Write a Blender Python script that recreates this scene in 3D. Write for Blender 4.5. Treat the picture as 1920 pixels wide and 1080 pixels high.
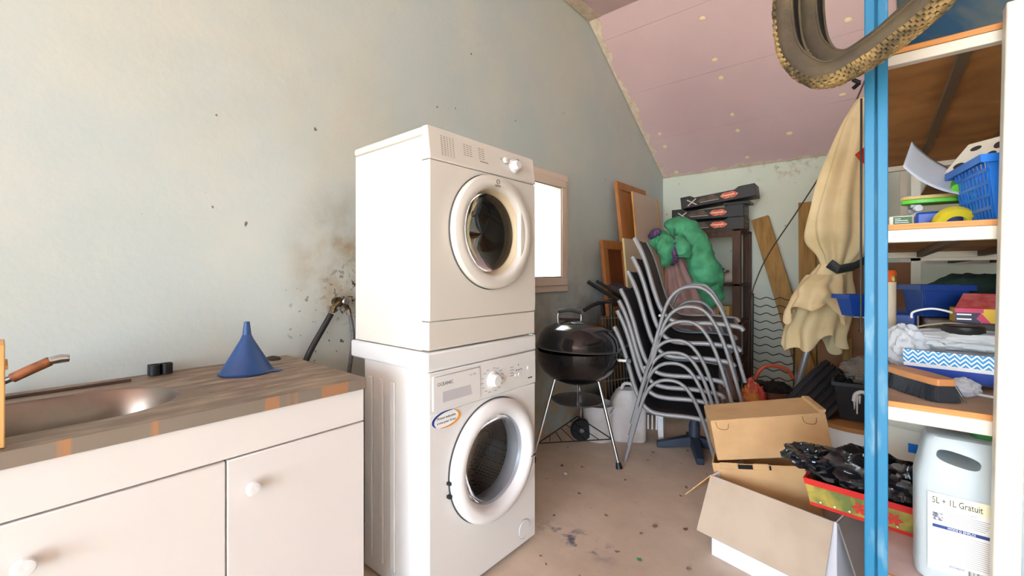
import bpy, bmesh, math, random
from mathutils import Vector, Matrix, Euler, noise
PI = math.pi
SC = bpy.context.scene
COL = SC.collection
for _o in list(bpy.data.objects): bpy.data.objects.remove(_o, do_unlink=True)
random.seed(7)

# ------------------------------------------------------------ camera, sky, sun, exposure
FPX, YAW, CAMH, CAMX, V0 = 813.0, math.radians(40.1), 1.187, 1.87, 513.0
cam = bpy.data.objects.new('camera', bpy.data.cameras.new('camera'))
COL.objects.link(cam)
cam.location = (CAMX, 0, CAMH)
cam.rotation_euler = (PI/2, 0, YAW)
cam.data.sensor_width = 36; cam.data.lens = 36*FPX/1920
cam.data.shift_y = -(540-V0)/1920
cam.data.clip_start = 0.02
SC.camera = cam
SC.cycles.diffuse_bounces = 8; SC.cycles.max_bounces = 14

world = bpy.data.worlds.new('sky'); SC.world = world; world.use_nodes = True
bg = world.node_tree.nodes['Background']
bg.inputs[0].default_value = (0.68, 0.84, 1.0, 1); bg.inputs[1].default_value = 3.3
sun_d = bpy.data.lights.new('sun', 'SUN'); sun_d.energy = 11.0; sun_d.angle = 0.01; sun_d.color = (1, 0.96, 0.9)
sun = bpy.data.objects.new('sun', sun_d); COL.objects.link(sun)
sun.rotation_euler = Vector((0.05, -0.40, -0.91)).to_track_quat('-Z', 'Y').to_euler()
def portal(name, loc, direction, w, h):          # guides sky light through an opening in the walls
    d = bpy.data.lights.new(name, 'AREA'); d.shape = 'RECTANGLE'; d.size = w; d.size_y = h; d.cycles.is_portal = True
    o = bpy.data.objects.new(name, d); COL.objects.link(o); o.location = loc
    o.rotation_euler = Vector(direction).to_track_quat('-Z', 'Z').to_euler()
portal('front_door_portal', (2.6, -7.1, 1.5), (0, 1, 0), 3.7, 3.1)
portal('added_side_opening_portal', (4.7, -5.2, 1.2), (-1, 0, 0), 2.4, 2.5)  # added unseen opening that brings in daylight from the right
portal('window_portal', (-0.1, 2.56, 1.5), (1, 0, 0), 0.6, 0.9)
SC.view_settings.view_transform = 'Standard'; SC.view_settings.look = 'None'
SC.view_settings.gamma = 1; SC.view_settings.use_curve_mapping = False
SC.view_settings.exposure = 2.7

# ------------------------------------------------------------ helpers
def at(u, v, x=None, y=None, z=None, d=None):
    t = (u-960)/FPX; s = (V0-v)/FPX
    dx = t*math.cos(YAW)-math.sin(YAW); dy = t*math.sin(YAW)+math.cos(YAW)
    if x is not None: k = (x-CAMX)/dx
    elif y is not None: k = y/dy
    elif z is not None: k = (z-CAMH)/s
    else: k = d
    return Vector((CAMX+k*dx, k*dy, CAMH+k*s))

def lin(c):
    c = c/255.0
    return c/12.92 if c <= 0.04045 else ((c+0.055)/1.055)**2.4
def rgb(t): return (lin(t[0]), lin(t[1]), lin(t[2]), 1)

MATS = {}
def mat(name, col, rough=0.6, metal=0.0, col2=None, nscale=6.0, lo=0.4, hi=0.65, bump=0.0, bscale=40.0,
        trans=0.0, ior=1.45, alpha=1.0, coat=0.0, stretch=(1, 1, 1), spec=0.5, distort=0.0):
    if name in MATS: return MATS[name]
    m = bpy.data.materials.new(name); m.use_nodes = True
    nt = m.node_tree; b = nt.nodes['Principled BSDF']
    b.inputs['Base Color'].default_value = rgb(col); b.inputs['Roughness'].default_value = rough
    b.inputs['Metallic'].default_value = metal; b.inputs['Transmission Weight'].default_value = trans
    b.inputs['IOR'].default_value = ior; b.inputs['Alpha'].default_value = alpha
    b.inputs['Coat Weight'].default_value = coat; b.inputs['Specular IOR Level'].default_value = spec
    tc = None
    def coords():
        nonlocal tc
        if tc is None:
            tc = nt.nodes.new('ShaderNodeTexCoord'); mp = nt.nodes.new('ShaderNodeMapping')
            mp.inputs['Scale'].default_value = stretch
            nt.links.new(tc.outputs['Object'], mp.inputs['Vector']); tc = mp
        return tc.outputs[0]
    if col2 is not None:
        n = nt.nodes.new('ShaderNodeTexNoise'); n.inputs['Scale'].default_value = nscale; n.inputs['Detail'].default_value = 6
        n.inputs['Distortion'].default_value = distort
        nt.links.new(coords(), n.inputs['Vector'])
        r = nt.nodes.new('ShaderNodeValToRGB')
        r.color_ramp.elements[0].position = lo; r.color_ramp.elements[0].color = rgb(col)
        r.color_ramp.elements[1].position = hi; r.color_ramp.elements[1].color = rgb(col2)
        nt.links.new(n.outputs['Fac'], r.inputs['Fac']); nt.links.new(r.outputs['Color'], b.inputs['Base Color'])
    if bump > 0:
        n2 = nt.nodes.new('ShaderNodeTexNoise'); n2.inputs['Scale'].default_value = bscale; n2.inputs['Detail'].default_value = 4
        nt.links.new(coords(), n2.inputs['Vector'])
        bp = nt.nodes.new('ShaderNodeBump'); bp.inputs['Strength'].default_value = bump; bp.inputs['Distance'].default_value = 0.01
        nt.links.new(n2.outputs['Fac'], bp.inputs['Height']); nt.links.new(bp.outputs['Normal'], b.inputs['Normal'])
    MATS[name] = m
    return m

class MB:
    def __init__(s): s.v = []; s.f = []; s.m = Matrix()
    def at(s, loc=(0, 0, 0), rot=(0, 0, 0)):
        s.m = Matrix.Translation(loc) @ Euler(rot).to_matrix().to_4x4(); return s
    def add(s, vs, fs):
        o = len(s.v); s.v += [tuple(s.m @ Vector(p)) for p in vs]; s.f += [tuple(i+o for i in f) for f in fs]; return s
    def box(s, x0, x1, y0, y1, z0, z1):
        return s.hexa([(x0, y0, z0), (x1, y0, z0), (x1, y1, z0), (x0, y1, z0), (x0, y0, z1), (x1, y0, z1), (x1, y1, z1), (x0, y1, z1)])
    def hexa(s, p):
        return s.add(p, [(3, 2, 1, 0), (4, 5, 6, 7), (0, 1, 5, 4), (1, 2, 6, 5), (2, 3, 7, 6), (3, 0, 4, 7)])
    def slab(s, p, t):                       # four corner points + thickness vector
        t = Vector(t); q = [Vector(a) for a in p]
        return s.hexa(q+[a+t for a in q])
    def tube(s, pts, r, n=8, closed=False, flat=1.0):
        P = [Vector(p) for p in pts]; N = len(P); R = r if isinstance(r, (list, tuple)) else [r]*N
        T = []
        for i in range(N):
            a = P[(i-1) % N] if (closed or i > 0) else P[i]; b = P[(i+1) % N] if (closed or i < N-1) else P[i]
            T.append((b-a).normalized())
        up = Vector((0, 0, 1)) if abs(T[0].z) < 0.9 else Vector((1, 0, 0))
        e = (up-T[0]*up.dot(T[0])).normalized(); vs = []; fs = []
        for i in range(N):
            e = (e-T[i]*e.dot(T[i])).normalized(); g = T[i].cross(e)
            for k in range(n):
                a = 2*PI*k/n; vs.append(P[i]+(e*math.cos(a)+g*math.sin(a)*flat)*R[i])
        for i in range(N if closed else N-1):
            j = (i+1) % N
            for k in range(n): fs.append((i*n+k, i*n+(k+1) % n, j*n+(k+1) % n, j*n+k))
        if not closed: fs += [tuple(range(n-1, -1, -1)), tuple((N-1)*n+k for k in range(n))]
        return s.add(vs, fs)
    def lathe(s, prof, n=32, axis='z', cap0=False, cap1=False, a0=0.0, a1=2*PI):
        full = abs(a1-a0-2*PI) < 1e-6; m = n if full else n+1; vs = []; fs = []
        for (r, h) in prof:
            for k in range(m):
                a = a0+(a1-a0)*k/n; c, d = r*math.cos(a), r*math.sin(a)
                vs.append((c, d, h) if axis == 'z' else ((h, c, d) if axis == 'x' else (d, h, c)))
        for i in range(len(prof)-1):
            for k in range(n): fs.append((i*m+k, i*m+(k+1) % m, (i+1)*m+(k+1) % m, (i+1)*m+k))
        if cap0: fs.append(tuple(range(m-1, -1, -1)))
        if cap1: fs.append(tuple((len(prof)-1)*m+k for k in range(m)))
        return s.add(vs, fs)
    def prism(s, poly, z0, z1):
        n = len(poly)
        return s.add([(x, y, z0) for x, y in poly]+[(x, y, z1) for x, y in poly],
                     [tuple(range(n-1, -1, -1)), tuple(range(n, 2*n))]+[(i, (i+1) % n, n+(i+1) % n, n+i) for i in range(n)])
    def grid(s, fn, nu, nv, closeu=False):
        m = nu if closeu else nu+1
        vs = [fn(i/nu, j/nv) for j in range(nv+1) for i in range(m)]
        fs = [(j*m+i, j*m+(i+1) % m, (j+1)*m+(i+1) % m, (j+1)*m+i) for j in range(nv) for i in range(nu)]
        return s.add(vs, fs)
    def build(s, name, material, parent=None, smooth=None, bevel=0.0, thick=0.0, seg=2, sub=0):
        me = bpy.data.meshes.new(name); me.from_pydata(s.v, [], s.f); me.validate()
        bm = bmesh.new(); bm.from_mesh(me); bmesh.ops.recalc_face_normals(bm, faces=bm.faces); bm.to_mesh(me); bm.free()
        me.materials.append(material)
        if smooth is not None or bevel:
            me.polygons.foreach_set('use_smooth', [True]*len(me.polygons)); me.set_sharp_from_angle(angle=math.radians(smooth or 30))
        o = bpy.data.objects.new(name, me); COL.objects.link(o); o.parent = parent
        if thick: q = o.modifiers.new('thickness', 'SOLIDIFY'); q.thickness = thick; q.offset = 0
        if bevel: q = o.modifiers.new('bevel', 'BEVEL'); q.width = bevel; q.segments = seg; q.limit_method = 'ANGLE'; q.angle_limit = math.radians(40); q.harden_normals = False
        if sub: q = o.modifiers.new('sub', 'SUBSURF'); q.levels = sub; q.render_levels = sub
        return o

def thing(name, label, cat, loc=(0, 0, 0), rz=0.0, group=None, rot=None):
    o = bpy.data.objects.new(name, None); COL.objects.link(o); o.empty_display_size = 0.1
    o.location = loc; o.rotation_euler = rot if rot else (0, 0, rz)
    o['label'] = label; o['category'] = cat
    if group: o['group'] = group
    return o
def tag(o, label, cat, group=None, loc=None, rot=None):
    o['label'] = label; o['category'] = cat
    if group: o['group'] = group
    if loc is not None: o.location = loc
    if rot is not None: o.rotation_euler = rot
    return o
def struct(o): o['kind'] = 'structure'; return o
def catmull(pts, n=8, closed=False):
    P = [Vector(p) for p in pts]; N = len(P); out = []
    rng = range(N) if closed else range(N-1)
    for i in rng:
        g = (lambda k: P[k % N]) if closed else (lambda k: P[max(0, min(N-1, k))])
        p0, p1, p2, p3 = g(i-1), g(i), g(i+1), g(i+2)
        for j in range(n):
            t = j/n
            out.append(0.5*((2*p1)+(p2-p0)*t+(2*p0-5*p1+4*p2-p3)*t*t+(3*p1-p0-3*p2+p3)*t**3))
    if not closed: out.append(P[-1])
    return out
def text(body, size, material, parent, loc, rot, name='lettering', shear=0.0, align='LEFT', sx=1.0):
    cu = bpy.data.curves.new('lettering', 'FONT'); cu.body = body; cu.size = size; cu.extrude = 0.0003; cu.align_x = align; cu.shear = shear
    cu.resolution_u = 2
    t = bpy.data.objects.new('tmp', cu); COL.objects.link(t)
    me = bpy.data.meshes.new_from_object(t.evaluated_get(bpy.context.evaluated_depsgraph_get()))
    bpy.data.objects.remove(t, do_unlink=True); bpy.data.curves.remove(cu)
    me.materials.clear(); me.materials.append(material)
    o = bpy.data.objects.new(name, me); COL.objects.link(o); o.parent = parent; o.location = loc; o.rotation_euler = rot; o.scale = (sx, 1, 1)
    return o
FX = (PI/2, 0, PI/2)      # lettering on a face that looks along +x
FY = (PI/2, 0, 0)         # lettering on a face that looks along -y

def blob(mb, c, rad, seed=0, amp=0.25, freq=3.0, nu=36, nv=18, flat=None, sharp=False):
    off = Vector((seed*7.3, seed*3.1, seed*1.7))
    def fn(a, b):
        th = 2*PI*a; ph = PI*(b-0.5)
        d = Vector((math.cos(ph)*math.cos(th), math.cos(ph)*math.sin(th), math.sin(ph)))
        n = noise.noise(d*freq+off)+0.5*noise.noise(d*freq*2.3+off)+0.3*noise.noise(d*freq*5+off)
        if sharp: n = 0.55-1.5*abs(noise.noise(d*freq+off))-0.55*abs(noise.noise(d*freq*2.1+off))-0.2*abs(noise.noise(d*freq*4.3+off))
        k = 1+amp*n
        p = Vector((c[0]+d.x*rad[0]*k, c[1]+d.y*rad[1]*k, c[2]+d.z*rad[2]*k))
        if flat is not None and p.z < flat: p.z = flat
        return p
    return mb.grid(fn, nu, nv, closeu=True)
# ------------------------------------------------------------ common materials
WHITE = mat('white_enamel', (226, 224, 222), 0.28, coat=0.2)
WHITE2 = mat('white_plastic', (228, 226, 225), 0.35)
BLACKGAP = mat('dark_gap', (18, 16, 15), 0.9)
DGREY = mat('dark_print', (70, 68, 66), 0.7)
CHROME = mat('chrome', (205, 205, 205), 0.18, 1.0)
STEEL = mat('steel_tube', (150, 150, 150), 0.38, 0.75)
BLACKPL = mat('black_plastic', (26, 26, 28), 0.45)
CARD = mat('cardboard', (196, 158, 112), 0.85, col2=(186, 148, 104), nscale=9)
CARD2 = mat('cardboard_inside', (187, 170, 150), 0.85, col2=(178, 160, 140), nscale=7)
PINE = mat('pine', (214, 160, 92), 0.55, col2=(196, 132, 66), nscale=5, stretch=(1, 12, 1))
OAK = mat('oak_frame', (178, 118, 64), 0.5, col2=(156, 96, 48), nscale=6, stretch=(1, 1, 0.15))
CREAMP = mat('cream_paint', (233, 226, 208), 0.5, col2=(222, 212, 190), nscale=5, lo=0.55, hi=0.75)
PLYEDGE = mat('plywood_edge', (214, 150, 82), 0.6, col2=(178, 112, 56), nscale=8, stretch=(0.5, 0.5, 60))
DWOOD = mat('dark_stained_wood', (84, 52, 30), 0.6, col2=(60, 36, 20), nscale=8, stretch=(4, 4, 0.5))

# ------------------------------------------------------------ structure
RX2, YS = 4.6, 0.9          # unseen front half, made longer and wider so daylight falls off gently
RX, YB, YF, ZR, YK, ZB = 2.78, 4.9, -7.0, 3.32, 3.223, 2.27

def wall_material(name, base, base2, stains=True):
    m = bpy.data.materials.new(name); m.use_nodes = True; nt = m.node_tree; N = nt.nodes; L = nt.links
    b = N['Principled BSDF']; b.inputs['Roughness'].default_value = 0.75; b.inputs['Specular IOR Level'].default_value = 0.25
    geo = N.new('ShaderNodeNewGeometry')
    def nz(scale, detail=5, rough=0.6):
        n = N.new('ShaderNodeTexNoise'); n.inputs['Scale'].default_value = scale; n.inputs['Detail'].default_value = detail; n.inputs['Roughness'].default_value = rough
        L.new(geo.outputs['Position'], n.inputs['Vector']); return n.outputs['Fac']
    def ramp(src, a, c, y0=0.0, y1=1.0):
        r = N.new('ShaderNodeMapRange'); r.inputs['From Min'].default_value = a; r.inputs['From Max'].default_value = c
        r.inputs['To Min'].default_value = y0; r.inputs['To Max'].default_value = y1; r.interpolation_type = 'SMOOTHSTEP'
        L.new(src, r.inputs['Value']); return r.outputs[0]
    def mul(a, c):
        q = N.new('ShaderNodeMath'); q.operation = 'MULTIPLY'; L.new(a, q.inputs[0])
        if isinstance(c, float): q.inputs[1].default_value = c
        else: L.new(c, q.inputs[1])
        return q.outputs[0]
    def mix(f, a, c):
        q = N.new('ShaderNodeMix'); q.data_type = 'RGBA'; L.new(f, q.inputs[0])
        for s, v in ((6, a), (7, c)):
            if isinstance(v, tuple): q.inputs[s].default_value = rgb(v)
            else: L.new(v, q.inputs[s])
        return q.outputs[2]
    def near(p, r0, r1, sc=(1, 1, 1)):
        s = N.new('ShaderNodeVectorMath'); s.operation = 'SUBTRACT'; L.new(geo.outputs['Position'], s.inputs[0]); s.inputs[1].default_value = p
        k = N.new('ShaderNodeVectorMath'); k.operation = 'MULTIPLY'; L.new(s.outputs[0], k.inputs[0]); k.inputs[1].default_value = sc
        d = N.new('ShaderNodeVectorMath'); d.operation = 'LENGTH'; L.new(k.outputs[0], d.inputs[0])
        return ramp(d.outputs['Value'], r0, r1, 1.0, 0.0)
    col = mix(ramp(nz(1.6), 0.35, 0.7), base, base2)
    if stains == 'left':
        col = mix(mul(near((0, 1.04, 1.24), 0.03, 0.36, (1, 1, 0.8)), ramp(nz(7), 0.3, 0.75, 0.15, 0.9)), col, (150, 124, 88))
        col = mix(mul(near((0, 1.06, 1.10), 0.02, 0.20), ramp(nz(34, 3), 0.54, 0.64)), col, (70, 54, 38))
        col = mix(mul(near((0, 0.98, 0.98), 0.05, 0.30), ramp(nz(30, 2), 0.66, 0.70)), col, (70, 60, 50))
        col = mix(mul(near((0, 1.1, 1.9), 0.1, 0.8, (1, 0.6, 1.3)), ramp(nz(3), 0.3, 0.8, 0.0, 0.3)), col, (184, 174, 148))  # dryer's upward shadow tinted softly into the wall colour
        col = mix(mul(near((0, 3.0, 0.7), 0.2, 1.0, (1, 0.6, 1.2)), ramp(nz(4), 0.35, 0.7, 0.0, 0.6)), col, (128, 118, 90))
        col = mix(mul(near((0, 2.6, 0.1), 0.1, 0.5, (1, 0.5, 1)), ramp(nz(8), 0.45, 0.6)), col, (196, 176, 146))
    if stains == 'back':
        col = mix(mul(near((1.5, 4.9, 2.27), 0.05, 0.28, (0.25, 1, 1)), ramp(nz(14, 3), 0.50, 0.72, 0.0, 0.6)), col, (160, 138, 96))
    col = mix(ramp(nz(15, 2), 0.735, 0.76), col, (120, 108, 92))
    L.new(col, b.inputs['Base Color'])
    bp = N.new('ShaderNodeBump'); bp.inputs['Strength'].default_value = 0.12; bp.inputs['Distance'].default_value = 0.01
    L.new(nz(30), bp.inputs['Height']); L.new(bp.outputs[0], b.inputs['Normal'])
    return m

WALLM = wall_material('plasterboard_green', (187, 195, 192), (198, 199, 189), 'left')
WALLB = wall_material('plasterboard_back', (206, 212, 196), (214, 216, 198), 'back')
WALLP = wall_material('plasterboard_plain', (206, 210, 202), (214, 214, 204), None)

# floor
def floor_material():
    m = bpy.data.materials.new('concrete_floor'); m.use_nodes = True; nt = m.node_tree; N = nt.nodes; L = nt.links
    b = N['Principled BSDF']; b.inputs['Roughness'].default_value = 0.8
    geo = N.new('ShaderNodeNewGeometry')
    n1 = N.new('ShaderNodeTexNoise'); n1.inputs['Scale'].default_value = 2.2; n1.inputs['Detail'].default_value = 8; n1.inputs['Roughness'].default_value = 0.65
    L.new(geo.outputs['Position'], n1.inputs['Vector'])
    r = N.new('ShaderNodeValToRGB'); e = r.color_ramp.elements
    e[0].position = 0.3; e[0].color = rgb((188, 168, 150)); e[1].position = 0.7; e[1].color = rgb((218, 200, 180))
    L.new(n1.outputs['Fac'], r.inputs['Fac'])
    n2 = N.new('ShaderNodeTexNoise'); n2.inputs['Scale'].default_value = 26; n2.inputs['Detail'].default_value = 3
    L.new(geo.outputs['Position'], n2.inputs['Vector'])
    r2 = N.new('ShaderNodeMapRange'); r2.inputs['From Min'].default_value = 0.70; r2.inputs['From Max'].default_value = 0.78
    L.new(n2.outputs['Fac'], r2.inputs['Value'])
    mx = N.new('ShaderNodeMix'); mx.data_type = 'RGBA'; mx.inputs[7].default_value = rgb((104, 84, 64))
    L.new(r2.outputs[0], mx.inputs[0]); L.new(r.outputs['Color'], mx.inputs[6])
    # bluish scuff streak in front of the washing machine
    s = N.new('ShaderNodeVectorMath'); s.operation = 'SUBTRACT'; L.new(geo.outputs['Position'], s.inputs[0]); s.inputs[1].default_value = (0.84, 1.66, 0)
    k = N.new('ShaderNodeVectorMath'); k.operation = 'MULTIPLY'; L.new(s.outputs[0], k.inputs[0]); k.inputs[1].default_value = (3.5, 9, 1)
    dd = N.new('ShaderNodeVectorMath'); dd.operation = 'LENGTH'; L.new(k.outputs[0], dd.inputs[0])
    mr = N.new('ShaderNodeMapRange'); mr.inputs['From Min'].default_value = 0.2; mr.inputs['From Max'].default_value = 0.9; mr.inputs['To Min'].default_value = 1; mr.inputs['To Max'].default_value = 0
    L.new(dd.outputs['Value'], mr.inputs['Value'])
    n3 = N.new('ShaderNodeTexNoise'); n3.inputs['Scale'].default_value = 14; n3.inputs['Detail'].default_value = 4; L.new(geo.outputs['Position'], n3.inputs['Vector'])
    r3 = N.new('ShaderNodeMapRange'); r3.inputs['From Min'].default_value = 0.5; r3.inputs['From Max'].default_value = 0.62; L.new(n3.outputs['Fac'], r3.inputs['Value'])
    ml = N.new('ShaderNodeMath'); ml.operation = 'MULTIPLY'; L.new(mr.outputs[0], ml.inputs[0]); L.new(r3.outputs[0], ml.inputs[1])
    mx2 = N.new('ShaderNodeMix'); mx2.data_type = 'RGBA'; mx2.inputs[7].default_value = rgb((96, 96, 108)); L.new(ml.outputs[0], mx2.inputs[0]); L.new(mx.outputs[2], mx2.inputs[6])
    L.new(mx2.outputs[2], b.inputs['Base Color'])
    bp = N.new('ShaderNodeBump'); bp.inputs['Strength'].default_value = 0.3; bp.inputs['Distance'].default_value = 0.01
    L.new(n1.outputs['Fac'], bp.inputs['Height']); L.new(bp.outputs[0], b.inputs['Normal'])
    return m
struct(MB().box(-0.2, RX2+0.2, YF-0.2, YB+0.2, -0.15, 0).build('floor', floor_material()))
struct(MB().box(-14, 18, -22, 14, -0.3, -0.151).build('yard_ground', mat('yard_ground', (208, 196, 174), 0.9, col2=(196, 182, 158), nscale=0.8)))

# left wall with a window hole
WY0, WY1, WZ0, WZ1 = 2.27, 2.85, 1.07, 1.925
mb = MB()
mb.box(-0.2, 0, YF-0.2, WY0, 0, ZR+0.1); mb.box(-0.2, 0, WY1, YB+0.2, 0, ZR+0.1)
mb.box(-0.2, 0, WY0, WY1, 0, WZ0); mb.box(-0.2, 0, WY0, WY1, WZ1, ZR+0.1)
struct(mb.build('wall_left', WALLM))
struct(MB().box(0, RX, YB, YB+0.2, 0, ZR).build('wall_back', WALLB))
mb = MB(); mb.box(RX, RX+0.2, YS, YB+0.2, 0, ZR+0.1); mb.box(RX+0.2, RX2+0.2, YS, YS+0.2, 0, ZR+0.1); mb.box(RX2, RX2+0.2, YF-0.2, -6.4, 0, ZR+0.1); mb.box(RX2, RX2+0.2, -4.0, YS, 0, ZR+0.1); mb.box(RX2, RX2+0.2, -6.4, -4.0, 2.45, ZR+0.1)  # outer walls widen the unseen front half; side opening added for daylight
struct(mb.build('wall_right', WALLP))
mb = MB(); mb.box(0, 0.75, YF-0.2, YF, 0, ZR); mb.box(4.45, RX2, YF-0.2, YF, 0, ZR); mb.box(0.75, 4.45, YF-0.2, YF, 3.05, ZR)  # unseen front wall set far back to even out the daylight
struct(mb.build('wall_front', WALLP))

# ceiling: flat upper part and sloping part, each of plasterboard panels
PINK = mat('pink_plasterboard', (218, 188, 188), 0.7, col2=(210, 178, 180), nscale=1.2)
FILL = mat('joint_filler', (222, 206, 186), 0.8, col2=(206, 184, 160), nscale=14)
slope = Vector((0, YB-YK, ZB-ZR)).normalized(); snorm = Vector((0, slope.z*-1, slope.y)); slen = Vector((YB-YK, ZB-ZR)).length
mb = MB(); mb.box(-0.05, RX2+0.1, YF-0.2, YK+0.02, ZR+0.02, ZR+0.14)
mb.slab([(-0.05, YK, ZR+0.02), (RX+0.1, YK, ZR+0.02), (RX+0.1, YB+0.2, ZB+0.02-0.2*0.626), (-0.05, YB+0.2, ZB+0.02-0.2*0.626)], (0, 0, 0.12))
ceil = struct(mb.build('ceiling', mat('ceiling_back', (120, 98, 96), 0.9)))
for k in range(7):
    y0 = YF+k*(YK-YF)/7; y1 = YF+(k+1)*(YK-YF)/7
    MB().box(0.004, RX2, y0+0.001, y1-0.001, ZR, ZR+0.02).build('plasterboard_panel', PINK, ceil)
def slp(y): return ZR+(y-YK)/(YB-YK)*(ZB-ZR)
for a, b_ in ((YK, 3.40), (3.40, 3.90), (3.90, 4.40), (4.40, YB)):
    MB().slab([(0.004, a+0.001, slp(a+0.001)), (RX, a+0.001, slp(a+0.001)), (RX, b_-0.001, slp(b_-0.001)), (0.004, b_-0.001, slp(b_-0.001))], snorm*0.018).build('plasterboard_panel', PINK, ceil)
# filled screw heads on the slope
def on_slope(u, v):
    o = Vector((CAMX, 0, CAMH)); d = at(u, v, d=1.0)-o; p0 = Vector((0, YK, ZR))
    return o+d*((p0-o).dot(snorm)/d.dot(snorm))
rotq = snorm.to_track_quat('Z', 'Y').to_euler()
dot_me = None
for (u, v) in [(1317, 35), (1340, 112), (1352, 146), (1373, 215), (1383, 245), (1237, 251), (1247, 275), (1401, 295), (1268, 323), (1590, 38), (1580, 178), (1480, 250)]:
    p = on_slope(u, v)
    if dot_me is None:
        o = MB().lathe([(0.0001, -0.004), (0.014, -0.004), (0.022, -0.001), (0.025, 0.002)], 10).build('filler_dot', mat('dot_filler', (240, 218, 178), 0.8), ceil, smooth=50); dot_me = o.data
    else:
        o = bpy.data.objects.new('filler_dot', dot_me); COL.objects.link(o); o.parent = ceil
    o.location = p; o.rotation_euler = rotq
    o.scale = (random.uniform(0.8, 1.15), random.uniform(0.8, 1.15), 1)
# rough filler along the joint with the left wall and with the back wall
mb = MB()
def strip(a, b_, n, side, w0, w1, off):
    a = Vector(a); b_ = Vector(b_); side = Vector(side); off = Vector(off); prev = None
    for i in range(n+1):
        t = i/n; p = a.lerp(b_, t)+off
        w = w0+(w1-w0)*max(0, 0.5+0.9*noise.noise(p*9))+0.018*noise.noise(p*37)
        cur = (p, p+side*max(0.006, w))
        if prev: mb.add([prev[0], prev[1], cur[1], cur[0], prev[0]-off*1.5, prev[1]-off*1.5, cur[1]-off*1.5, cur[0]-off*1.5], [(0, 1, 2, 3), (4, 7, 6, 5), (1, 5, 6, 2), (0, 4, 5, 1), (3, 2, 6, 7)])
        prev = cur
strip((0.006, YK, ZR), (0.006, YB-0.01, slp(YB-0.01)), 90, (1, 0, 0), 0.004, 0.085, -snorm*0.004)
strip((0.006, 1.6, ZR), (0.006, YK, ZR), 70, (1, 0, 0), 0.05, 0.14, Vector((0, 0, -0.004)))
strip((0.05, YB-0.004, ZB+0.003), (RX, YB-0.004, ZB+0.003), 110, (0, -1, 0.626), 0.01, 0.05, -snorm*0.004)
mb.build('joint_filler', FILL, ceil)

# window
UPVC = mat('window_frame_paint', (224, 202, 182), 0.45)
w = struct(bpy.data.objects.new('window_1', None)); COL.objects.link(w); w.location = (0, (WY0+WY1)/2, WZ0)
mb = MB(); hw = (WY1-WY0)/2+0.02; hh = WZ1-WZ0
for y0, y1, z0, z1 in ((-hw, hw, -0.02, 0.03), (-hw, hw, hh-0.03, hh+0.02), (-hw, -hw+0.05, 0.03, hh-0.03), (hw-0.05, hw, 0.03, hh-0.03)):
    mb.box(-0.06, 0.025, y0, y1, z0, z1)
mb.build('window_frame', UPVC, w, bevel=0.004)
mb = MB()
for y0, y1, z0, z1 in ((-hw+.045, hw-.045, 0.025, 0.085), (-hw+.045, hw-.045, hh-0.085, hh-0.025), (-hw+.045, -hw+.105, 0.085, hh-0.085), (hw-.105, hw-.045, 0.085, hh-0.085)):
    mb.box(-0.045, 0.04, y0, y1, z0, z1)
mb.build('sash', UPVC, w, bevel=0.006)
mb = MB()
for y0, y1, z0, z1 in ((-hw+.105, hw-.105, 0.085, 0.095), (-hw+.105, hw-.105, hh-0.095, hh-0.085), (-hw+.105, -hw+.115, 0.095, hh-0.095), (hw-.115, hw-.105, 0.095, hh-0.095)):
    mb.box(-0.03, 0.034, y0, y1, z0, z1)
mb.build('glazing_bead', mat('bead', (150, 140, 128), 0.5), w)
MB().box(-0.012, -0.006, -hw+.1, hw-.1, 0.08, hh-0.08).build('window_pane', mat('window_glass', (250, 255, 252), 0.0, trans=1.0, ior=1.02), w)
# pale rendered wall of the neighbouring house beyond the window
struct(MB().box(-3.2, -3.0, 1.0, 3.6, -0.2, 4.5).build('neighbour_wall', mat('neighbour_render', (240, 236, 222), 0.9)))
# ------------------------------------------------------------ sink unit
CAB = mat('cabinet_melamine', (226, 220, 216), 0.4)
CABY0, CABY1 = -0.45, 0.765
cab = thing('sink_cabinet', 'long white base cabinet with round white door knobs under the steel sink', 'cabinet', (0, 0, 0))
mb = MB(); mb.box(0.02, 0.578, CABY0, CABY0+0.018, 0.0, 0.815); mb.box(0.02, 0.578, CABY1-0.018, CABY1, 0.0, 0.815)
mb.box(0.02, 0.578, CABY0+0.018, CABY1-0.018, 0.08, 0.098); mb.box(0.02, 0.03, CABY0+0.018, CABY1-0.018, 0.098, 0.815); mb.box(0.53, 0.545, CABY0+0.018, CABY1-0.018, 0, 0.08)
mb.build('body', CAB, cab)
MB().box(0.578, 0.598, CABY0, CABY1, 0.712, 0.815).build('apron_panel', CAB, cab, bevel=0.002)
knob_me = None
for (y0, y1, ky) in ((0.3785, 0.765, 0.432), (-0.024, 0.3755, 0.033), (-0.45, -0.027, -0.08)):
    d = MB().box(0.580, 0.600, y0, y1, 0.09, 0.708).build('door', CAB, cab, bevel=0.003)
    if knob_me is None:
        k = MB().lathe([(0.0001, 0.0), (0.008, 0.0), (0.009, 0.008), (0.008, 0.014), (0.017, 0.018), (0.0185, 0.024), (0.016, 0.029), (0.011, 0.030), (0.0001, 0.0285)], 24, 'x').build('knob', WHITE2, d, smooth=40); knob_me = k.data
    else:
        k = bpy.data.objects.new('knob', knob_me); COL.objects.link(k); k.parent = d
    k.location = (0.600, ky, 0.625)

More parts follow.
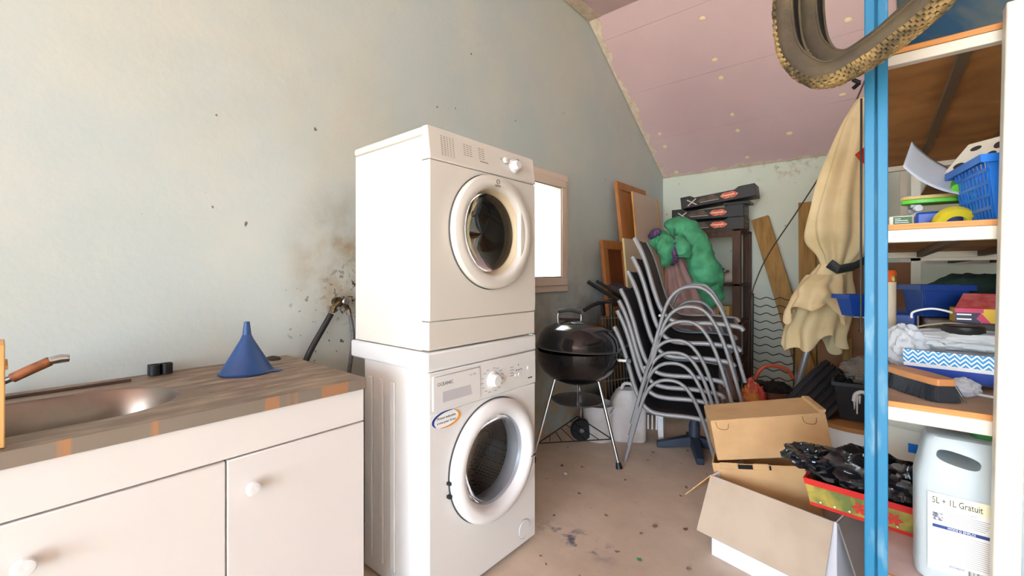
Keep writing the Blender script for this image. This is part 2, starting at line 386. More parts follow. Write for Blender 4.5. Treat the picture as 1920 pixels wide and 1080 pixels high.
# steel top with oval-ended basin and a grooved drainer
STL = mat('dull_stainless', (134, 116, 100), 0.5, 0.45, col2=(176, 156, 136), nscale=7, lo=0.42, hi=0.68, bump=0.05, bscale=60, stretch=(4, 1, 1))
BAS = mat('basin_stainless', (140, 128, 118), 0.3, 0.8, col2=(110, 96, 84), nscale=4)
top = thing('steel_sink', 'dusty stainless steel sink top with oval basin and grooved drainer', 'sink', (0, 0, 0.85))
bx, by, ba, bb, bl = 0.325, 0.03, 0.175, 0.175, 0.13      # basin: stadium, half width ba (x), straight half length bl (y)
def stad(n, g=0.0):
    out = []
    for k in range(n):
        a = 2*PI*k/n; c, s = math.cos(a), math.sin(a)
        out.append((bx+(ba+g)*c, by+(bl if s >= 0 else -bl)+(bb+g)*s))
    return out
def outer(n, x0, x1, y0, y1):
    out = []
    for (x, y) in stad(n):
        dx, dy = x-bx, y-by
        kx = ((x1-bx)/dx if dx > 0 else (x0-bx)/dx) if abs(dx) > 1e-6 else 1e9
        ky = ((y1-by)/dy if dy > 0 else (y0-by)/dy) if abs(dy) > 1e-6 else 1e9
        k = min(kx, ky); out.append((bx+dx*k, by+dy*k))
    return out
n = 72; X0, X1, Y0, Y1 = 0.003, 0.606, -0.46, 0.40
o_ = outer(n, X0, X1, Y0, Y1); i_ = stad(n)
for cx, cy in ((X0, Y0), (X1, Y0), (X0, Y1), (X1, Y1)):
    j = min(range(n), key=lambda k: (o_[k][0]-cx)**2+(o_[k][1]-cy)**2); o_[j] = (cx, cy)
mb = MB(); mb.add([(x, y, 0) for x, y in o_]+[(x, y, 0) for x, y in i_], [(k, (k+1) % n, n+(k+1) % n, n+k) for k in range(n)])
mb.add([(X0, 0.40, 0), (X1, 0.40, 0), (X1, 0.77, 0), (X0, 0.77, 0)], [(0, 1, 2, 3)])
mb.build('worktop', STL, top)
mb = MB(); mb.box(0.586, 0.606, -0.46, 0.77, -0.034, -0.0005); mb.box(0.003, 0.585, 0.75, 0.77, -0.034, -0.0005)
mb.build('front_edge', mat('patchy_edge_band', (150, 138, 126), 0.32, 0.4, col2=(190, 142, 106), nscale=4, lo=0.53, hi=0.57, stretch=(0.2, 3.0, 0.2)), top)  # grey band broken by orange patches
mb = MB(); prof = [(0, 0), (-0.006, -0.006), (-0.015, -0.08), (-0.03, -0.13), (-0.07, -0.15), (-0.16, -0.152)]
mb.add([(x, y, z) for g, z in prof for x, y in stad(n, g)], [(i*n+k, i*n+(k+1) % n, (i+1)*n+(k+1) % n, (i+1)*n+k) for i in range(len(prof)-1) for k in range(n)]+[tuple((len(prof)-1)*n+k for k in range(n))])
mb.build('basin', BAS, top, smooth=60)
MB().lathe([(0.0001, -0.1505), (0.03, -0.1505), (0.036, -0.149), (0.04, -0.1515)], 20).at().build('drain', CHROME, top, smooth=40).location = (bx, by, 0)
for k in range(7):
    x = 0.17+k*0.052
    MB().tube([(x, 0.385, -0.003), (x, 0.41, -0.0028), (x, 0.66, -0.0028), (x, 0.69, -0.003)], 0.0048, 6).build('drainer_ridge', STL, top, smooth=40)
mb = MB(); mb.tube([(0.085, -0.3, 0.002), (0.085, 0.27, 0.002)], 0.006, 6)
mb.build('back_groove', mat('grime', (62, 44, 32), 0.8), top)
# dark pad of grime in the rear corner
tag(blob(MB(), (0, 0, 0.003), (0.035, 0.025, 0.008), 4, 0.3, 2, 16, 8, 0.0).build('dark_rag', mat('rag_dark', (58, 48, 42), 0.9), smooth=60), 'small dark scrap of cloth in the rear corner of the sink top', 'rag', loc=(0.05, 0.70, 0.85))

# faucet wrapped in orange tape
fa = thing('sink_faucet', 'old chrome sink faucet spout wrapped in orange brown tape', 'faucet', (0.14, -0.09, 0.85))
MB().lathe([(0.028, 0), (0.028, 0.012), (0.02, 0.02), (0.018, 0.05), (0.0001, 0.055)], 20).build('base', CHROME, fa, smooth=40)
pth = catmull([(0, 0, 0.04), (0.02, 0.06, 0.048), (0.04, 0.10, 0.064), (0.055, 0.142, 0.086), (0.06, 0.175, 0.104), (0.06, 0.20, 0.109)], 6)
MB().tube(pth, 0.0085, 12).build('spout', mat('grimy_chrome', (110, 104, 98), 0.35, 0.8), fa, smooth=50)
MB().tube(catmull([(0.045, 0.115, 0.071), (0.055, 0.145, 0.088), (0.06, 0.18, 0.106)], 6), 0.0125, 12).build('tape_wrap', mat('orange_tape', (146, 84, 44), 0.6, col2=(116, 62, 32), nscale=40), fa, smooth=50)
MB().tube([(0.06, 0.178, 0.106), (0.06, 0.20, 0.110), (0.06, 0.216, 0.109)], [0.010, 0.012, 0.010], 12).build('nozzle', CHROME, fa, smooth=50)
# black pipe clip
cl = thing('pipe_clip', 'small black plastic double pipe clip against the wall behind the sink', 'clip', (0.035, 0.352, 0.85))
mb = MB(); mb.box(-0.012, 0.012, -0.03, 0.03, 0.0, 0.006); mb.box(-0.014, -0.006, -0.032, 0.032, 0.0, 0.036)
mb.build('base', BLACKPL, cl, bevel=0.002)
for s in (-1, 1):
    MB().lathe([(0.011, 0), (0.016, 0), (0.016, 0.034), (0.011, 0.034), (0.011, 0)], 14, a0=-2.3, a1=2.3).build('jaw', BLACKPL, cl, smooth=40).location = (0.006, 0.016*s, 0.002)
# funnel
fu = thing('funnel', 'blue plastic funnel standing upside down on the drainer', 'funnel', (0.225, 0.549, 0.851))
FB = mat('blue_funnel', (38, 74, 126), 0.4, col2=(32, 64, 114), nscale=5)
MB().lathe([(0.082, 0.0), (0.085, 0.004), (0.079, 0.006), (0.02, 0.112), (0.0135, 0.128), (0.012, 0.129), (0.0185, 0.112), (0.076, 0.004), (0.082, 0.0)], 40).build('cone', FB, fu, smooth=40)
MB().lathe([(0.014, 0.124), (0.0085, 0.172), (0.0065, 0.172), (0.0115, 0.124)], 24).build('spout', FB, fu, smooth=40)
mb = MB(); mb.at((0, 0, 0), (0, 0, 0.9)); mb.box(0.078, 0.108, -0.012, 0.012, 0.001, 0.004)
mb.build('hanging_tab', FB, fu, bevel=0.001)
# light wooden board standing on the sink top at the frame's left edge
bd = thing('wooden_box', 'pale wooden box standing on the sink top left of the faucet', 'box', (0.5, -0.05, 0.851))
mb = MB(); mb.box(-0.02, 0.085, 0.048, 0.06, 0, 0.20); mb.box(-0.02, 0.085, -0.12, -0.108, 0, 0.20); mb.box(-0.02, -0.008, -0.108, 0.048, 0, 0.20); mb.box(0.073, 0.085, -0.108, 0.048, 0, 0.20); mb.box(-0.008, 0.073, -0.108, 0.048, 0, 0.012)
mb.build('walls', mat('pale_wood', (224, 178, 112), 0.6, col2=(206, 154, 88), nscale=5, stretch=(6, 6, 0.6)), bd, bevel=0.002)
mb = MB(); mb.box(-0.015, 0.08, 0.060, 0.064, 0.15, 0.158); mb.build('groove_trim', mat('pale_wood', (0, 0, 0)), bd)

# ------------------------------------------------------------ water valve and hoses on the wall
va = thing('wall_valve', 'corroded brass water valve on the stained wall beside the dryer', 'valve', (0, 0.985, 1.06))
BR = mat('old_brass', (150, 128, 92), 0.4, 0.9, col2=(84, 66, 44), nscale=30)
MB().tube([(0.001, 0, 0), (0.03, 0, 0)], 0.022, 14).build('wall_plate', BR, va, smooth=40)
MB().tube([(0.02, 0, 0), (0.05, 0, 0)], 0.012, 12).build('stem', BR, va, smooth=40)
MB().tube([(0.05, -0.035, -0.02), (0.05, 0, 0.004), (0.05, 0.02, -0.012), (0.05, 0.03, -0.035)], 0.011, 12).build('body', BR, va, smooth=40)
MB().tube([(0.05, -0.035, -0.018), (0.05, -0.045, -0.042)], 0.014, 6).build('coupling_nut', BR, va)
MB().tube([(0.05, 0.03, -0.03), (0.05, 0.037, -0.058)], 0.012, 6).build('coupling_nut', CHROME, va)
MB().tube([(0.05, 0, 0.0), (0.085, 0, 0.004)], [0.006, 0.006], 8).build('handle_stem', BR, va, smooth=40)
MB().lathe([(0.0001, 0), (0.014, 0), (0.016, 0.006), (0.012, 0.01), (0.0001, 0.01)], 10, 'x').build('handle', CHROME, va, smooth=40).location = (0.082, 0, 0.004)
tag(MB().tube(catmull([(0.05, 0.938, 1.012), (0.05, 0.90, 0.95), (0.045, 0.855, 0.872), (0.04, 0.825, 0.80), (0.04, 0.80, 0.70), (0.05, 0.80, 0.5)], 8), 0.0125, 12).build('rubber_hose', mat('black_rubber', (38, 34, 32), 0.5), smooth=50), 'thick black rubber hose dropping from the wall valve behind the sink', 'hose')
tag(MB().tube(catmull([(0.05, 1.025, 1.0), (0.05, 1.035, 0.95), (0.05, 1.04, 0.9), (0.05, 1.03, 0.80), (0.05, 1.02, 0.70), (0.06, 1.03, 0.5)], 8), 0.009, 12).build('braided_hose', mat('grey_hose', (112, 108, 106), 0.45, col2=(90, 88, 86), nscale=90), smooth=50), 'thin grey hose hanging from the wall valve next to the dryer', 'hose')

# ------------------------------------------------------------ washing machine and dryer (backs to the left wall, fronts look along +x)
def front_with_hole(mb, x, y0, y1, z0, z1, cy, cz, r, n=64, th=0.012):
    o, i = [], []
    for k in range(n):
        a = 2*PI*k/n; c, s = math.cos(a), math.sin(a)
        ky = ((y1-cy)/c if c > 0 else (y0-cy)/c) if abs(c) > 1e-6 else 1e9
        kz = ((z1-cz)/s if s > 0 else (z0-cz)/s) if abs(s) > 1e-6 else 1e9
        t = min(ky, kz); o.append([cy+c*t, cz+s*t]); i.append((cy+r*c, cz+r*s))
    for py, pz in ((y0, z0), (y0, z1), (y1, z0), (y1, z1)):
        j = min(range(n), key=lambda k: (o[k][0]-py)**2+(o[k][1]-pz)**2); o[j] = [py, pz]
    V = [(x, a, b) for a, b in o]+[(x, a, b) for a, b in i]+[(x-th, a, b) for a, b in i]+[(x-th, a, b) for a, b in o]
    F = []
    for k in range(n):
        q = (k+1) % n
        F += [(k, q, n+q, n+k), (n+k, n+q, 2*n+q, 2*n+k), (2*n+k, 2*n+q, 3*n+q, 3*n+k), (3*n+k, 3*n+q, q, k)]
    mb.add(V, F)
def ring(prof, inner=None, n=72):
    """prof: (r, x) list turned about the x axis; inner(a, r) may pull the radius in."""
    V = []; F = []
    for r, x in prof:
        for k in range(n):
            a = 2*PI*k/n; q = inner(a, r) if inner else r
            V.append((x, q*math.cos(a), q*math.sin(a)))
    for i in range(len(prof)-1):
        for k in range(n): F.append((i*n+k, i*n+(k+1) % n, (i+1)*n+(k+1) % n, (i+1)*n+k))
    return MB().add(V, F)

wm = thing('washing_machine', 'white front loading washing machine standing on the floor under the dryer', 'washing machine', (0.2, 0.95, 0))
W = 0.60
mb = MB(); mb.box(0.09, 0.455, 0.012, W-0.012, 0.012, 0.845)      # shell with open front (box behind the front panel is hollowed by the drum)
mb2 = MB(); mb2.box(0.08, 0.485, 0.01, 0.016, 0.012, 0.845); mb2.box(0.08, 0.485, W-0.016, W-0.01, 0.012, 0.845); mb2.box(0.08, 0.086, 0.016, W-0.016, 0.012, 0.845); mb2.box(0.086, 0.485, 0.016, W-0.016, 0.012, 0.018)
mb2.build('body_shell', WHITE, wm, bevel=0.003)
for k in range(3):
    x = 0.13+k*0.075
    MB().box(x-0.014, x+0.014, 0.002, 0.0095, 0.07, 0.78).build('side_rib', WHITE, wm, bevel=0.006, seg=3)
MB().box(0.005, 0.50, -0.008, W+0.008, 0.846, 0.915).build('top_slab', WHITE, wm, bevel=0.008, seg=3)
mb = MB(); front_with_hole(mb, 0.50, 0.0, W, 0.02, 0.70, 0.325, 0.452, 0.175)
mb.build('front_panel', WHITE, wm, bevel=0.004)
MB().box(0.486, 0.502, 0.0, W, 0.7015, 0.8445).build('control_panel', WHITE, wm, bevel=0.002, seg=2)
dr = MB().box(0.4985, 0.5065, 0.012, 0.245, 0.712, 0.832).build('detergent_drawer', WHITE, wm, bevel=0.003)
MB().hexa([(0.5035, 0.055, 0.735), (0.507, 0.055, 0.735), (0.507, 0.20, 0.735), (0.5035, 0.20, 0.735), (0.5035, 0.055, 0.772), (0.507, 0.055, 0.772), (0.507, 0.19, 0.772), (0.5035, 0.19, 0.772)]).build('grip_slot', mat('slot_shade', (196, 192, 196), 0.5), dr)
MB().box(0.507, 0.5075, 0.02, 0.24, 0.829, 0.8305).build('drawer_gap', DGREY, dr)
text('OCEANIC', 0.017, DGREY, dr, (0.5066, 0.03, 0.795), FX)
text('5 kg  1000', 0.008, mat('grey_print', (150, 146, 144), 0.7), dr, (0.5066, 0.185, 0.806), FX)
kn = MB().lathe([(0.034, 0), (0.033, 0.006), (0.026, 0.01), (0.024, 0.026), (0.02, 0.03), (0.0001, 0.03)], 28, 'x').build('program_knob', WHITE2, wm, smooth=40); kn.location = (0.502, 0.318, 0.765)
mb = MB()
for k in range(15):
    a = PI*(-0.15+1.3*k/14) if k < 8 else PI*(0.85+1.3*(k-7)/14)
    a = 2*PI*k/15+0.3; y = 0.318+0.046*math.cos(a)*1.15; z = 0.765+0.046*math.sin(a)
    L_ = 0.014 if math.cos(a) > 0 else -0.014
    mb.box(0.502, 0.5026, min(y, y+L_), max(y, y+L_), z-0.0012, z+0.0012)
mb.build('program_marks', mat('grey_print', (0, 0, 0)), wm)['kind'] = 'stuff'
mb = MB()
for k in range(4): mb.box(0.502, 0.5026, 0.425, 0.425+0.02+0.006*(k % 2), 0.795-k*0.012, 0.7965-k*0.012)
for k in range(3): mb.box(0.502, 0.5026, 0.462+k*0.016, 0.470+k*0.016, 0.776, 0.780)
mb.box(0.502, 0.5026, 0.478, 0.481, 0.795, 0.803); mb.box(0.502, 0.5026, 0.545, 0.575, 0.728, 0.733)
mb.build('panel_marks', DGREY, wm)['kind'] = 'stuff'
for k, (y, z) in enumerate(((0.46, 0.757), (0.482, 0.757), (0.545, 0.775))):
    MB().lathe([(0.0001, 0.004), (0.006, 0.004), (0.008, 0)], 14, 'x').build('button', WHITE2, wm, smooth=40).location = (0.502, y, z)
door = ring([(0.226, 0.004), (0.229, 0.02), (0.222, 0.034), (0.20, 0.044), (0.185, 0.043), (0.174, 0.033), (0.166, 0.012), (0.162, -0.01)],
            lambda a, r: r).build('door', WHITE2, wm, smooth=50); door.location = (0.497, 0.325, 0.452); door.scale = (1, 1.04, 1.04)
ring([(0.229, 0.0), (0.232, 0.006), (0.228, 0.008)]).build('door_seal', DGREY, door)
ring([(0.167, 0.014), (0.163, 0.0), (0.158, -0.02), (0.154, -0.03)]).build('door_bezel', mat('bezel_grey', (176, 178, 186), 0.3, 0.4), door, smooth=50)
ring([(0.161, 0.0), (0.148, -0.02), (0.11, -0.034), (0.05, -0.041), (0.0001, -0.043)]).build('door_glass', mat('door_glass', (235, 238, 240), 0.02, trans=1.0, ior=1.15), door, smooth=60)
def drum_mat():
    m = bpy.data.materials.new('perforated_drum'); m.use_nodes = True; nt = m.node_tree; b = nt.nodes['Principled BSDF']
    b.inputs['Metallic'].default_value = 0.8; b.inputs['Roughness'].default_value = 0.35
    tc = nt.nodes.new('ShaderNodeTexCoord'); v = nt.nodes.new('ShaderNodeTexVoronoi'); v.inputs['Scale'].default_value = 120; v.inputs['Randomness'].default_value = 0.15
    nt.links.new(tc.outputs['Object'], v.inputs['Vector']); r = nt.nodes.new('ShaderNodeValToRGB')
    r.color_ramp.elements[0].position = 0.25; r.color_ramp.elements[0].color = (0.03, 0.03, 0.03, 1); r.color_ramp.elements[1].position = 0.34; r.color_ramp.elements[1].color = rgb((150, 142, 134))
    nt.links.new(v.outputs['Distance'], r.inputs['Fac']); nt.links.new(r.outputs['Color'], b.inputs['Base Color']); return m
drm = ring([(0.158, -0.055), (0.22, -0.075), (0.23, -0.09), (0.23, -0.33), (0.0001, -0.345)]).build('drum', drum_mat(), wm, smooth=50); drm.location = (0.497, 0.325, 0.452)
ring([(0.172, 0.0), (0.16, -0.02), (0.155, -0.05), (0.16, -0.056)]).build('rubber_gasket', mat('grey_gasket', (120, 120, 124), 0.5), wm, smooth=50).location = (0.497, 0.325, 0.452)
for z in (-0.01, -0.055):
    MB().box(0.004, 0.02, -0.238, -0.226, z-0.005, z+0.005).build('hinge', BLACKPL, door)
gp = MB().box(0.030, 0.046, 0.185, 0.222, -0.045, -0.043); gp.build('handle_gap', DGREY, door)
fc = MB().lathe([(0.0001, 0.004), (0.036, 0.004), (0.038, 0.002), (0.038, 0)], 30, 'x').build('filter_cover', WHITE, wm, smooth=40); fc.location = (0.5005, 0.52, 0.083)
MB().lathe([(0.0385, 0.0), (0.0385, 0.0012), (0.0405, 0.0012), (0.0405, 0)], 30, 'x').build('filter_gap', mat('soft_gap', (170, 166, 162), 0.7), fc)
# oval sticker
st = MB().lathe([(0.0001, 0.001), (1, 0.001), (1, 0)], 40, 'x').build('sticker', mat('sticker_white', (240, 240, 240), 0.4), wm); st.location = (0.5005, 0.078, 0.672); st.scale = (1, 0.068, 0.030)
for c0, c1, mm, nm in ((PI*0.35, PI*1.25, mat('sticker_blue', (28, 60, 140), 0.4), 'sticker_arc'), (-PI*0.75+PI*0.1, PI*0.35-0.05, mat('sticker_orange', (232, 150, 40), 0.4), 'sticker_arc')):
    V = []; F = []; nn = 24
    for k in range(nn+1):
        a = c0+(c1-c0)*k/nn; tk = 0.022*math.sin(PI*k/nn)**0.7+0.002
        V += [(0.5018, 0.078+0.068*math.cos(a), 0.672+0.030*math.sin(a)), (0.5018, 0.078+(0.068-tk*0.55)*math.cos(a), 0.672+(0.030-tk*0.30)*math.sin(a))]
    for k in range(nn): F.append((2*k, 2*k+1, 2*k+3, 2*k+2))
    MB().add(V, F).build(nm, mm, wm)
text('Moteur induction', 0.0125, DGREY, wm, (0.5018, 0.032, 0.676), FX)
text('à vous pour 10 ans', 0.0115, DGREY, wm, (0.5018, 0.033, 0.660), FX)
for x, y in ((0.12, 0.05), (0.12, 0.55), (0.45, 0.05), (0.45, 0.55)):
    MB().lathe([(0.02, 0), (0.02, 0.008), (0.012, 0.012)], 12, cap0=True, cap1=True).build('foot', BLACKPL, wm).location = (x, y, 0)

DRYW = mat('dryer_enamel', (217, 210, 200), 0.28, coat=0.2)
dy = thing('tumble_dryer', 'cream white tumble dryer stacked on top of the washing machine', 'tumble dryer', (0.22, 0.95, 0.915))
mb2 = MB(); mb2.box(0.01, 0.44, 0.0, 0.006, 0.004, 0.75); mb2.box(0.01, 0.44, W-0.006, W, 0.004, 0.75); mb2.box(0.01, 0.016, 0.006, W-0.006, 0.004, 0.75); mb2.box(0.016, 0.44, 0.006, W-0.006, 0.004, 0.01)
mb2.build('body_shell', DRYW, dy)
MB().box(0.0, 0.465, -0.004, W+0.004, 0.753, 0.785).build('top_lid', DRYW, dy, bevel=0.012, seg=3)
mb = MB(); front_with_hole(mb, 0.482, 0.0, W, 0.1065, 0.6655, 0.31, 0.435, 0.185, th=0.045)
mb.build('front_panel', DRYW, dy, bevel=0.004, seg=3)
MB().box(0.437, 0.478, 0.0, W, 0.006, 0.1045).build('kick_panel', DRYW, dy, bevel=0.004, seg=3)
MB().box(0.437, 0.472, 0.003, W-0.003, 0.10, 0.112).build('panel_gap', mat('thin_gap', (92, 82, 72), 0.8), dy)
MB().box(0.437, 0.472, 0.003, W-0.003, 0.660, 0.672).build('panel_gap', mat('thin_gap', (0, 0, 0)), dy)
MB().hexa([(0.437, 0, 0.6675), (0.484, 0, 0.6675), (0.484, W, 0.6675), (0.437, W, 0.6675), (0.437, 0, 0.786), (0.468, 0, 0.786), (0.468, W, 0.786), (0.437, W, 0.786)]).build('control_panel', DRYW, dy, bevel=0.005, seg=3)
kn = MB().lathe([(0.030, 0), (0.028, 0.006), (0.022, 0.008), (0.02, 0.024), (0.016, 0.028), (0.0001, 0.028)], 28, 'x').build('program_knob', WHITE2, dy, smooth=40); kn.location = (0.477, 0.455, 0.724); kn.rotation_euler = (0, -0.135, 0)
kb = MB().lathe([(0.013, 0), (0.011, 0.01), (0.0001, 0.012)], 20, 'x').build('button', WHITE2, dy, smooth=40); kb.location = (0.4765, 0.40, 0.738); kb.rotation_euler = (0, -0.135, 0)
mb = MB(); TP = (0, -0.135, 0); GP = mat('warm_print', (150, 136, 120), 0.7)
def mark(y, z, w_, h_=0.0022):
    x = 0.4845-(z-0.668)/0.118*0.016
    mb.hexa([(x, y, z), (x+0.0006, y, z), (x+0.0006, y+w_, z), (x, y+w_, z), (x-0.0003, y, z+h_), (x+0.0003, y, z+h_), (x+0.0003, y+w_, z+h_), (x-0.0003, y+w_, z+h_)])
for r_ in range(11):
    for c_ in range(5): mark(0.055+c_*0.014, 0.69+r_*0.0068, 0.0085 if c_ < 2 else 0.006)
for r_ in range(6):
    for c_ in range(3): mark(0.165+c_*0.016, 0.712+r_*0.008, 0.011)
    for c_ in range(2): mark(0.245+c_*0.018, 0.715+r_*0.008, 0.013)
mark(0.25, 0.703, 0.045, 0.004); mark(0.478, 0.758, 0.02, 0.003); mark(0.372, 0.737, 0.01); mark(0.372, 0.744, 0.01); mark(0.415, 0.737, 0.01)
mb.build('panel_marks', GP, dy)['kind'] = 'stuff'
def grip(a, r):
    a = (a+PI) % (2*PI)-PI
    if abs(a) < 0.62 and r < 0.19:
        return min(r, 0.148/max(0.3, math.cos(a))) if r > 0.14 else r
    return r
ddr = ring([(0.208, 0.0), (0.212, 0.016), (0.206, 0.03), (0.188, 0.036), (0.174, 0.036), (0.164, 0.030), (0.159, 0.014), (0.157, -0.01)]).build('door', DRYW, dy, smooth=45); ddr.location = (0.482, 0.31, 0.435); ddr.scale = (1, 1.06, 1.06)
ring([(0.210, 0.0), (0.214, 0.003), (0.2125, 0.006)]).build('door_seal', DGREY, ddr)
MB().prism([(0.134, 0.07), (0.134, -0.07)]+[(0.163*math.cos(a), 0.163*math.sin(a)) for a in [(-0.55+1.1*k/10) for k in range(11)]], 0.012, 0.034).build('grip', DRYW, ddr, bevel=0.004).matrix_local = Matrix(((0, 0, 1, 0), (1, 0, 0, 0), (0, 1, 0, 0), (0, 0, 0, 1)))
ring([(0.159, 0.012), (0.156, -0.01), (0.150, -0.03), (0.145, -0.04), (0.141, -0.034), (0.137, -0.05)]).build('door_bezel', mat('cream_bezel', (214, 196, 164), 0.35), ddr, smooth=40)
ring([(0.146, -0.02), (0.13, -0.032), (0.07, -0.045), (0.0001, -0.05)]).build('door_glass', mat('smoked_glass', (70, 66, 60), 0.03, trans=0.85, ior=1.3), ddr, smooth=60)
ring([(0.17, -0.05), (0.2, -0.06), (0.21, -0.32), (0.0001, -0.33)]).build('drum', mat('dark_drum', (120, 112, 98), 0.4, 0.6), dy, smooth=50).location = (0.482, 0.31, 0.435)
ring([(0.009, 0.0), (0.009, 0.0012), (0.0075, 0.0012), (0.0075, 0)], n=24).build('emblem', DGREY, ddr).location = (0.0358, 0.0, 0.184)
text('i', 0.011, DGREY, ddr, (0.0362, -0.0015, 0.1805), FX)
text('INDESIT', 0.0088, DGREY, ddr, (0.0362, 0.0, 0.166), FX, align='CENTER')
MB().box(0.05, 0.42, 0.02, W-0.02, 0.0, 0.004).build('base_pad', BLACKGAP, dy)
# ------------------------------------------------------------ kettle barbecue
BLKEN = mat('black_enamel', (22, 21, 22), 0.16, coat=0.6, spec=0.6)
KX, KY, KR, KZ = 0.353, 2.475, 0.272, 0.685
bq = thing('kettle_barbecue', 'black kettle barbecue on chrome tripod legs next to the washing machine', 'barbecue', (KX, KY, 0))
MB().lathe([(KR-0.012, KZ), (KR, KZ+0.004), (KR, KZ-0.02), (KR*0.97, KZ-0.07), (KR*0.86, KZ-0.13), (KR*0.66, KZ-0.18), (KR*0.4, KZ-0.21), (0.0001, KZ-0.22)], 56).build('bowl', BLKEN, bq, smooth=50)
ld = MB().lathe([(KR+0.006, 0), (KR+0.008, 0.006), (KR, 0.012), (KR*0.99, 0.035), (KR*0.93, 0.08), (KR*0.8, 0.125), (KR*0.58, 0.155), (KR*0.3, 0.172), (0.0001, 0.178)], 56).build('lid', BLKEN, bq, smooth=50)
ld.location = (0, 0, KZ+0.012); ld.rotation_euler = (-0.045, 0.02, 0)
DH = Vector((0.72, 0.69, 0))       # handle lies across the view
def hp(a, z): return DH*a+Vector((0, 0, z))
for s_ in (-1, 1): MB().tube(catmull([hp(0.075*s_, 0.155), hp(0.08*s_, 0.20), hp(0.07*s_, 0.235)], 5), 0.006, 8).build('handle_bracket', CHROME, ld, smooth=50).location = (-0.06, -0.02, 0)
MB().tube(catmull([hp(-0.08, 0.232), hp(0, 0.245), hp(0.08, 0.232)], 6), 0.014, 10).build('handle_grip', mat('dark_grip', (74, 74, 74), 0.5), ld, smooth=50).location = (-0.06, -0.02, 0)
MB().slab([hp(-0.07, 0.172)+Vector((0.01, -0.01, 0)), hp(0.07, 0.172)+Vector((0.01, -0.01, 0)), hp(0.07, 0.19), hp(-0.07, 0.19)], (-0.003, 0.003, 0)).build('heat_shield', BLKEN, ld).location = (-0.06, -0.02, 0)
MB().lathe([(0.0001, 0.004), (0.04, 0.004), (0.048, 0)], 24).build('lid_vent', mat('vent_aluminium', (150, 148, 146), 0.35, 0.8), ld, smooth=40).location = (0.03, -0.06, 0.168)
MB().lathe([(KR+0.009, 0.0), (KR+0.012, 0.004), (KR+0.009, 0.008), (KR+0.006, 0.004), (KR+0.009, 0.0)], 56).build('lid_rim', mat('rim_grey', (88, 84, 82), 0.35, 0.5), ld, smooth=50)
# side handle with ash shelf hook at the right
RT = Vector((0.765, 0.644, 0))
a_ = math.atan2(RT.y, RT.x)
def rim(ang, r, z): return Vector((r*math.cos(ang), r*math.sin(ang), z))
mb = MB(); mb.slab([rim(a_-0.42, KR-0.012, KZ-0.058), rim(a_-0.42, KR+0.055, KZ-0.058), rim(a_-0.30, KR+0.055, KZ-0.058), rim(a_-0.30, KR-0.012, KZ-0.058)], (0, 0, 0.016)); mb.build('side_bracket', CHROME, bq)
mb = MB(); mb.slab([rim(a_+0.20, KR-0.012, KZ-0.05), rim(a_+0.20, KR+0.05, KZ-0.05), rim(a_+0.32, KR+0.05, KZ-0.05), rim(a_+0.32, KR-0.012, KZ-0.05)], (0, 0, 0.016)); mb.build('side_bracket', CHROME, bq)
MB().tube([rim(a_-0.45+0.08*k, KR+0.06, KZ-0.05) for k in range(11)], 0.016, 10).build('side_handle', mat('dark_grip', (0, 0, 0)), bq, smooth=50)
MB().tube(catmull([rim(a_-0.5, KR-0.03, KZ+0.008), rim(a_-0.25, KR+0.02, KZ+0.02), rim(a_+0.0, KR+0.075, KZ+0.035)], 6), 0.008, 8).build('lid_hook', mat('grey_wire', (150, 148, 150), 0.35, 0.7), bq, smooth=50)
def leg(foot, topang, nm='leg'):
    tp = Vector((0.16*math.cos(topang), 0.16*math.sin(topang), KZ-0.165))
    l = MB().tube([tp, Vector(foot)], 0.0105, 12).build(nm, CHROME, bq, smooth=50)
    MB().tube([tp+(tp-Vector(foot)).normalized()*0.03, tp-(tp-Vector(foot)).normalized()*0.01], 0.0125, 12).build('socket', BLACKPL, l, smooth=50)
    return l
F1 = (0.312, -0.034, 0.02); F2 = (-0.14, -0.30, 0.02); F3 = (-0.11, 0.22, 0.06)
l1 = leg(F1, -0.1); l2 = leg(F2, 4.2); l3 = leg(F3, 2.05)
MB().tube([(0.316, -0.034, 0.0), (0.308, -0.034, 0.035)], [0.022, 0.014], 12).build('foot_cap', BLACKPL, l1, smooth=50)
MB().tube([(-0.142, -0.304, 0.0), (-0.137, -0.296, 0.035)], [0.022, 0.014], 12).build('foot_cap', BLACKPL, l2, smooth=50)
whe = MB().lathe([(0.0001, -0.018), (0.03, -0.018), (0.05, -0.02), (0.072, -0.018), (0.078, -0.008), (0.078, 0.008), (0.072, 0.018), (0.05, 0.02), (0.03, 0.018), (0.0001, 0.018)], 30, 'y').build('wheel', mat('wheel_rubber', (24, 24, 26), 0.6), bq, smooth=40)
whe.location = (-0.09, 0.20, 0.079); whe.rotation_euler = (0, 0, 0.75)
MB().lathe([(0.0001, -0.022), (0.016, -0.022), (0.018, -0.016)], 16, 'y').build('hub', STEEL, whe, smooth=40)
# ash catcher and bottom wire rack
MB().lathe([(0.0001, 0.33), (0.13, 0.335), (0.165, 0.35), (0.172, 0.358), (0.165, 0.354), (0.13, 0.341), (0.0001, 0.336)], 40).build('ash_catcher', mat('ash_pan', (150, 148, 148), 0.32, 0.85), bq, smooth=40)
MB().tube([(0, 0, 0.337), (0, 0, KZ-0.21)], 0.006, 8).build('ash_rod', CHROME, bq, smooth=50)
BW = mat('black_wire', (30, 28, 28), 0.5)
f1, f2, f3 = Vector((0.265, -0.03, 0.165)), Vector((-0.13, -0.265, 0.11)), Vector((-0.125, 0.20, 0.165))
for k, (p, q) in enumerate(((f1, f2), (f2, f3), (f3, f1))): MB().tube([p, q], 0.004, 6).build('rack_wire', BW, bq)
for k in range(1, 6): MB().tube([f2.lerp(f1, k/6), f2.lerp(f3, 0.15+0.8*k/6)], 0.0028, 6).build('rack_wire', BW, bq)

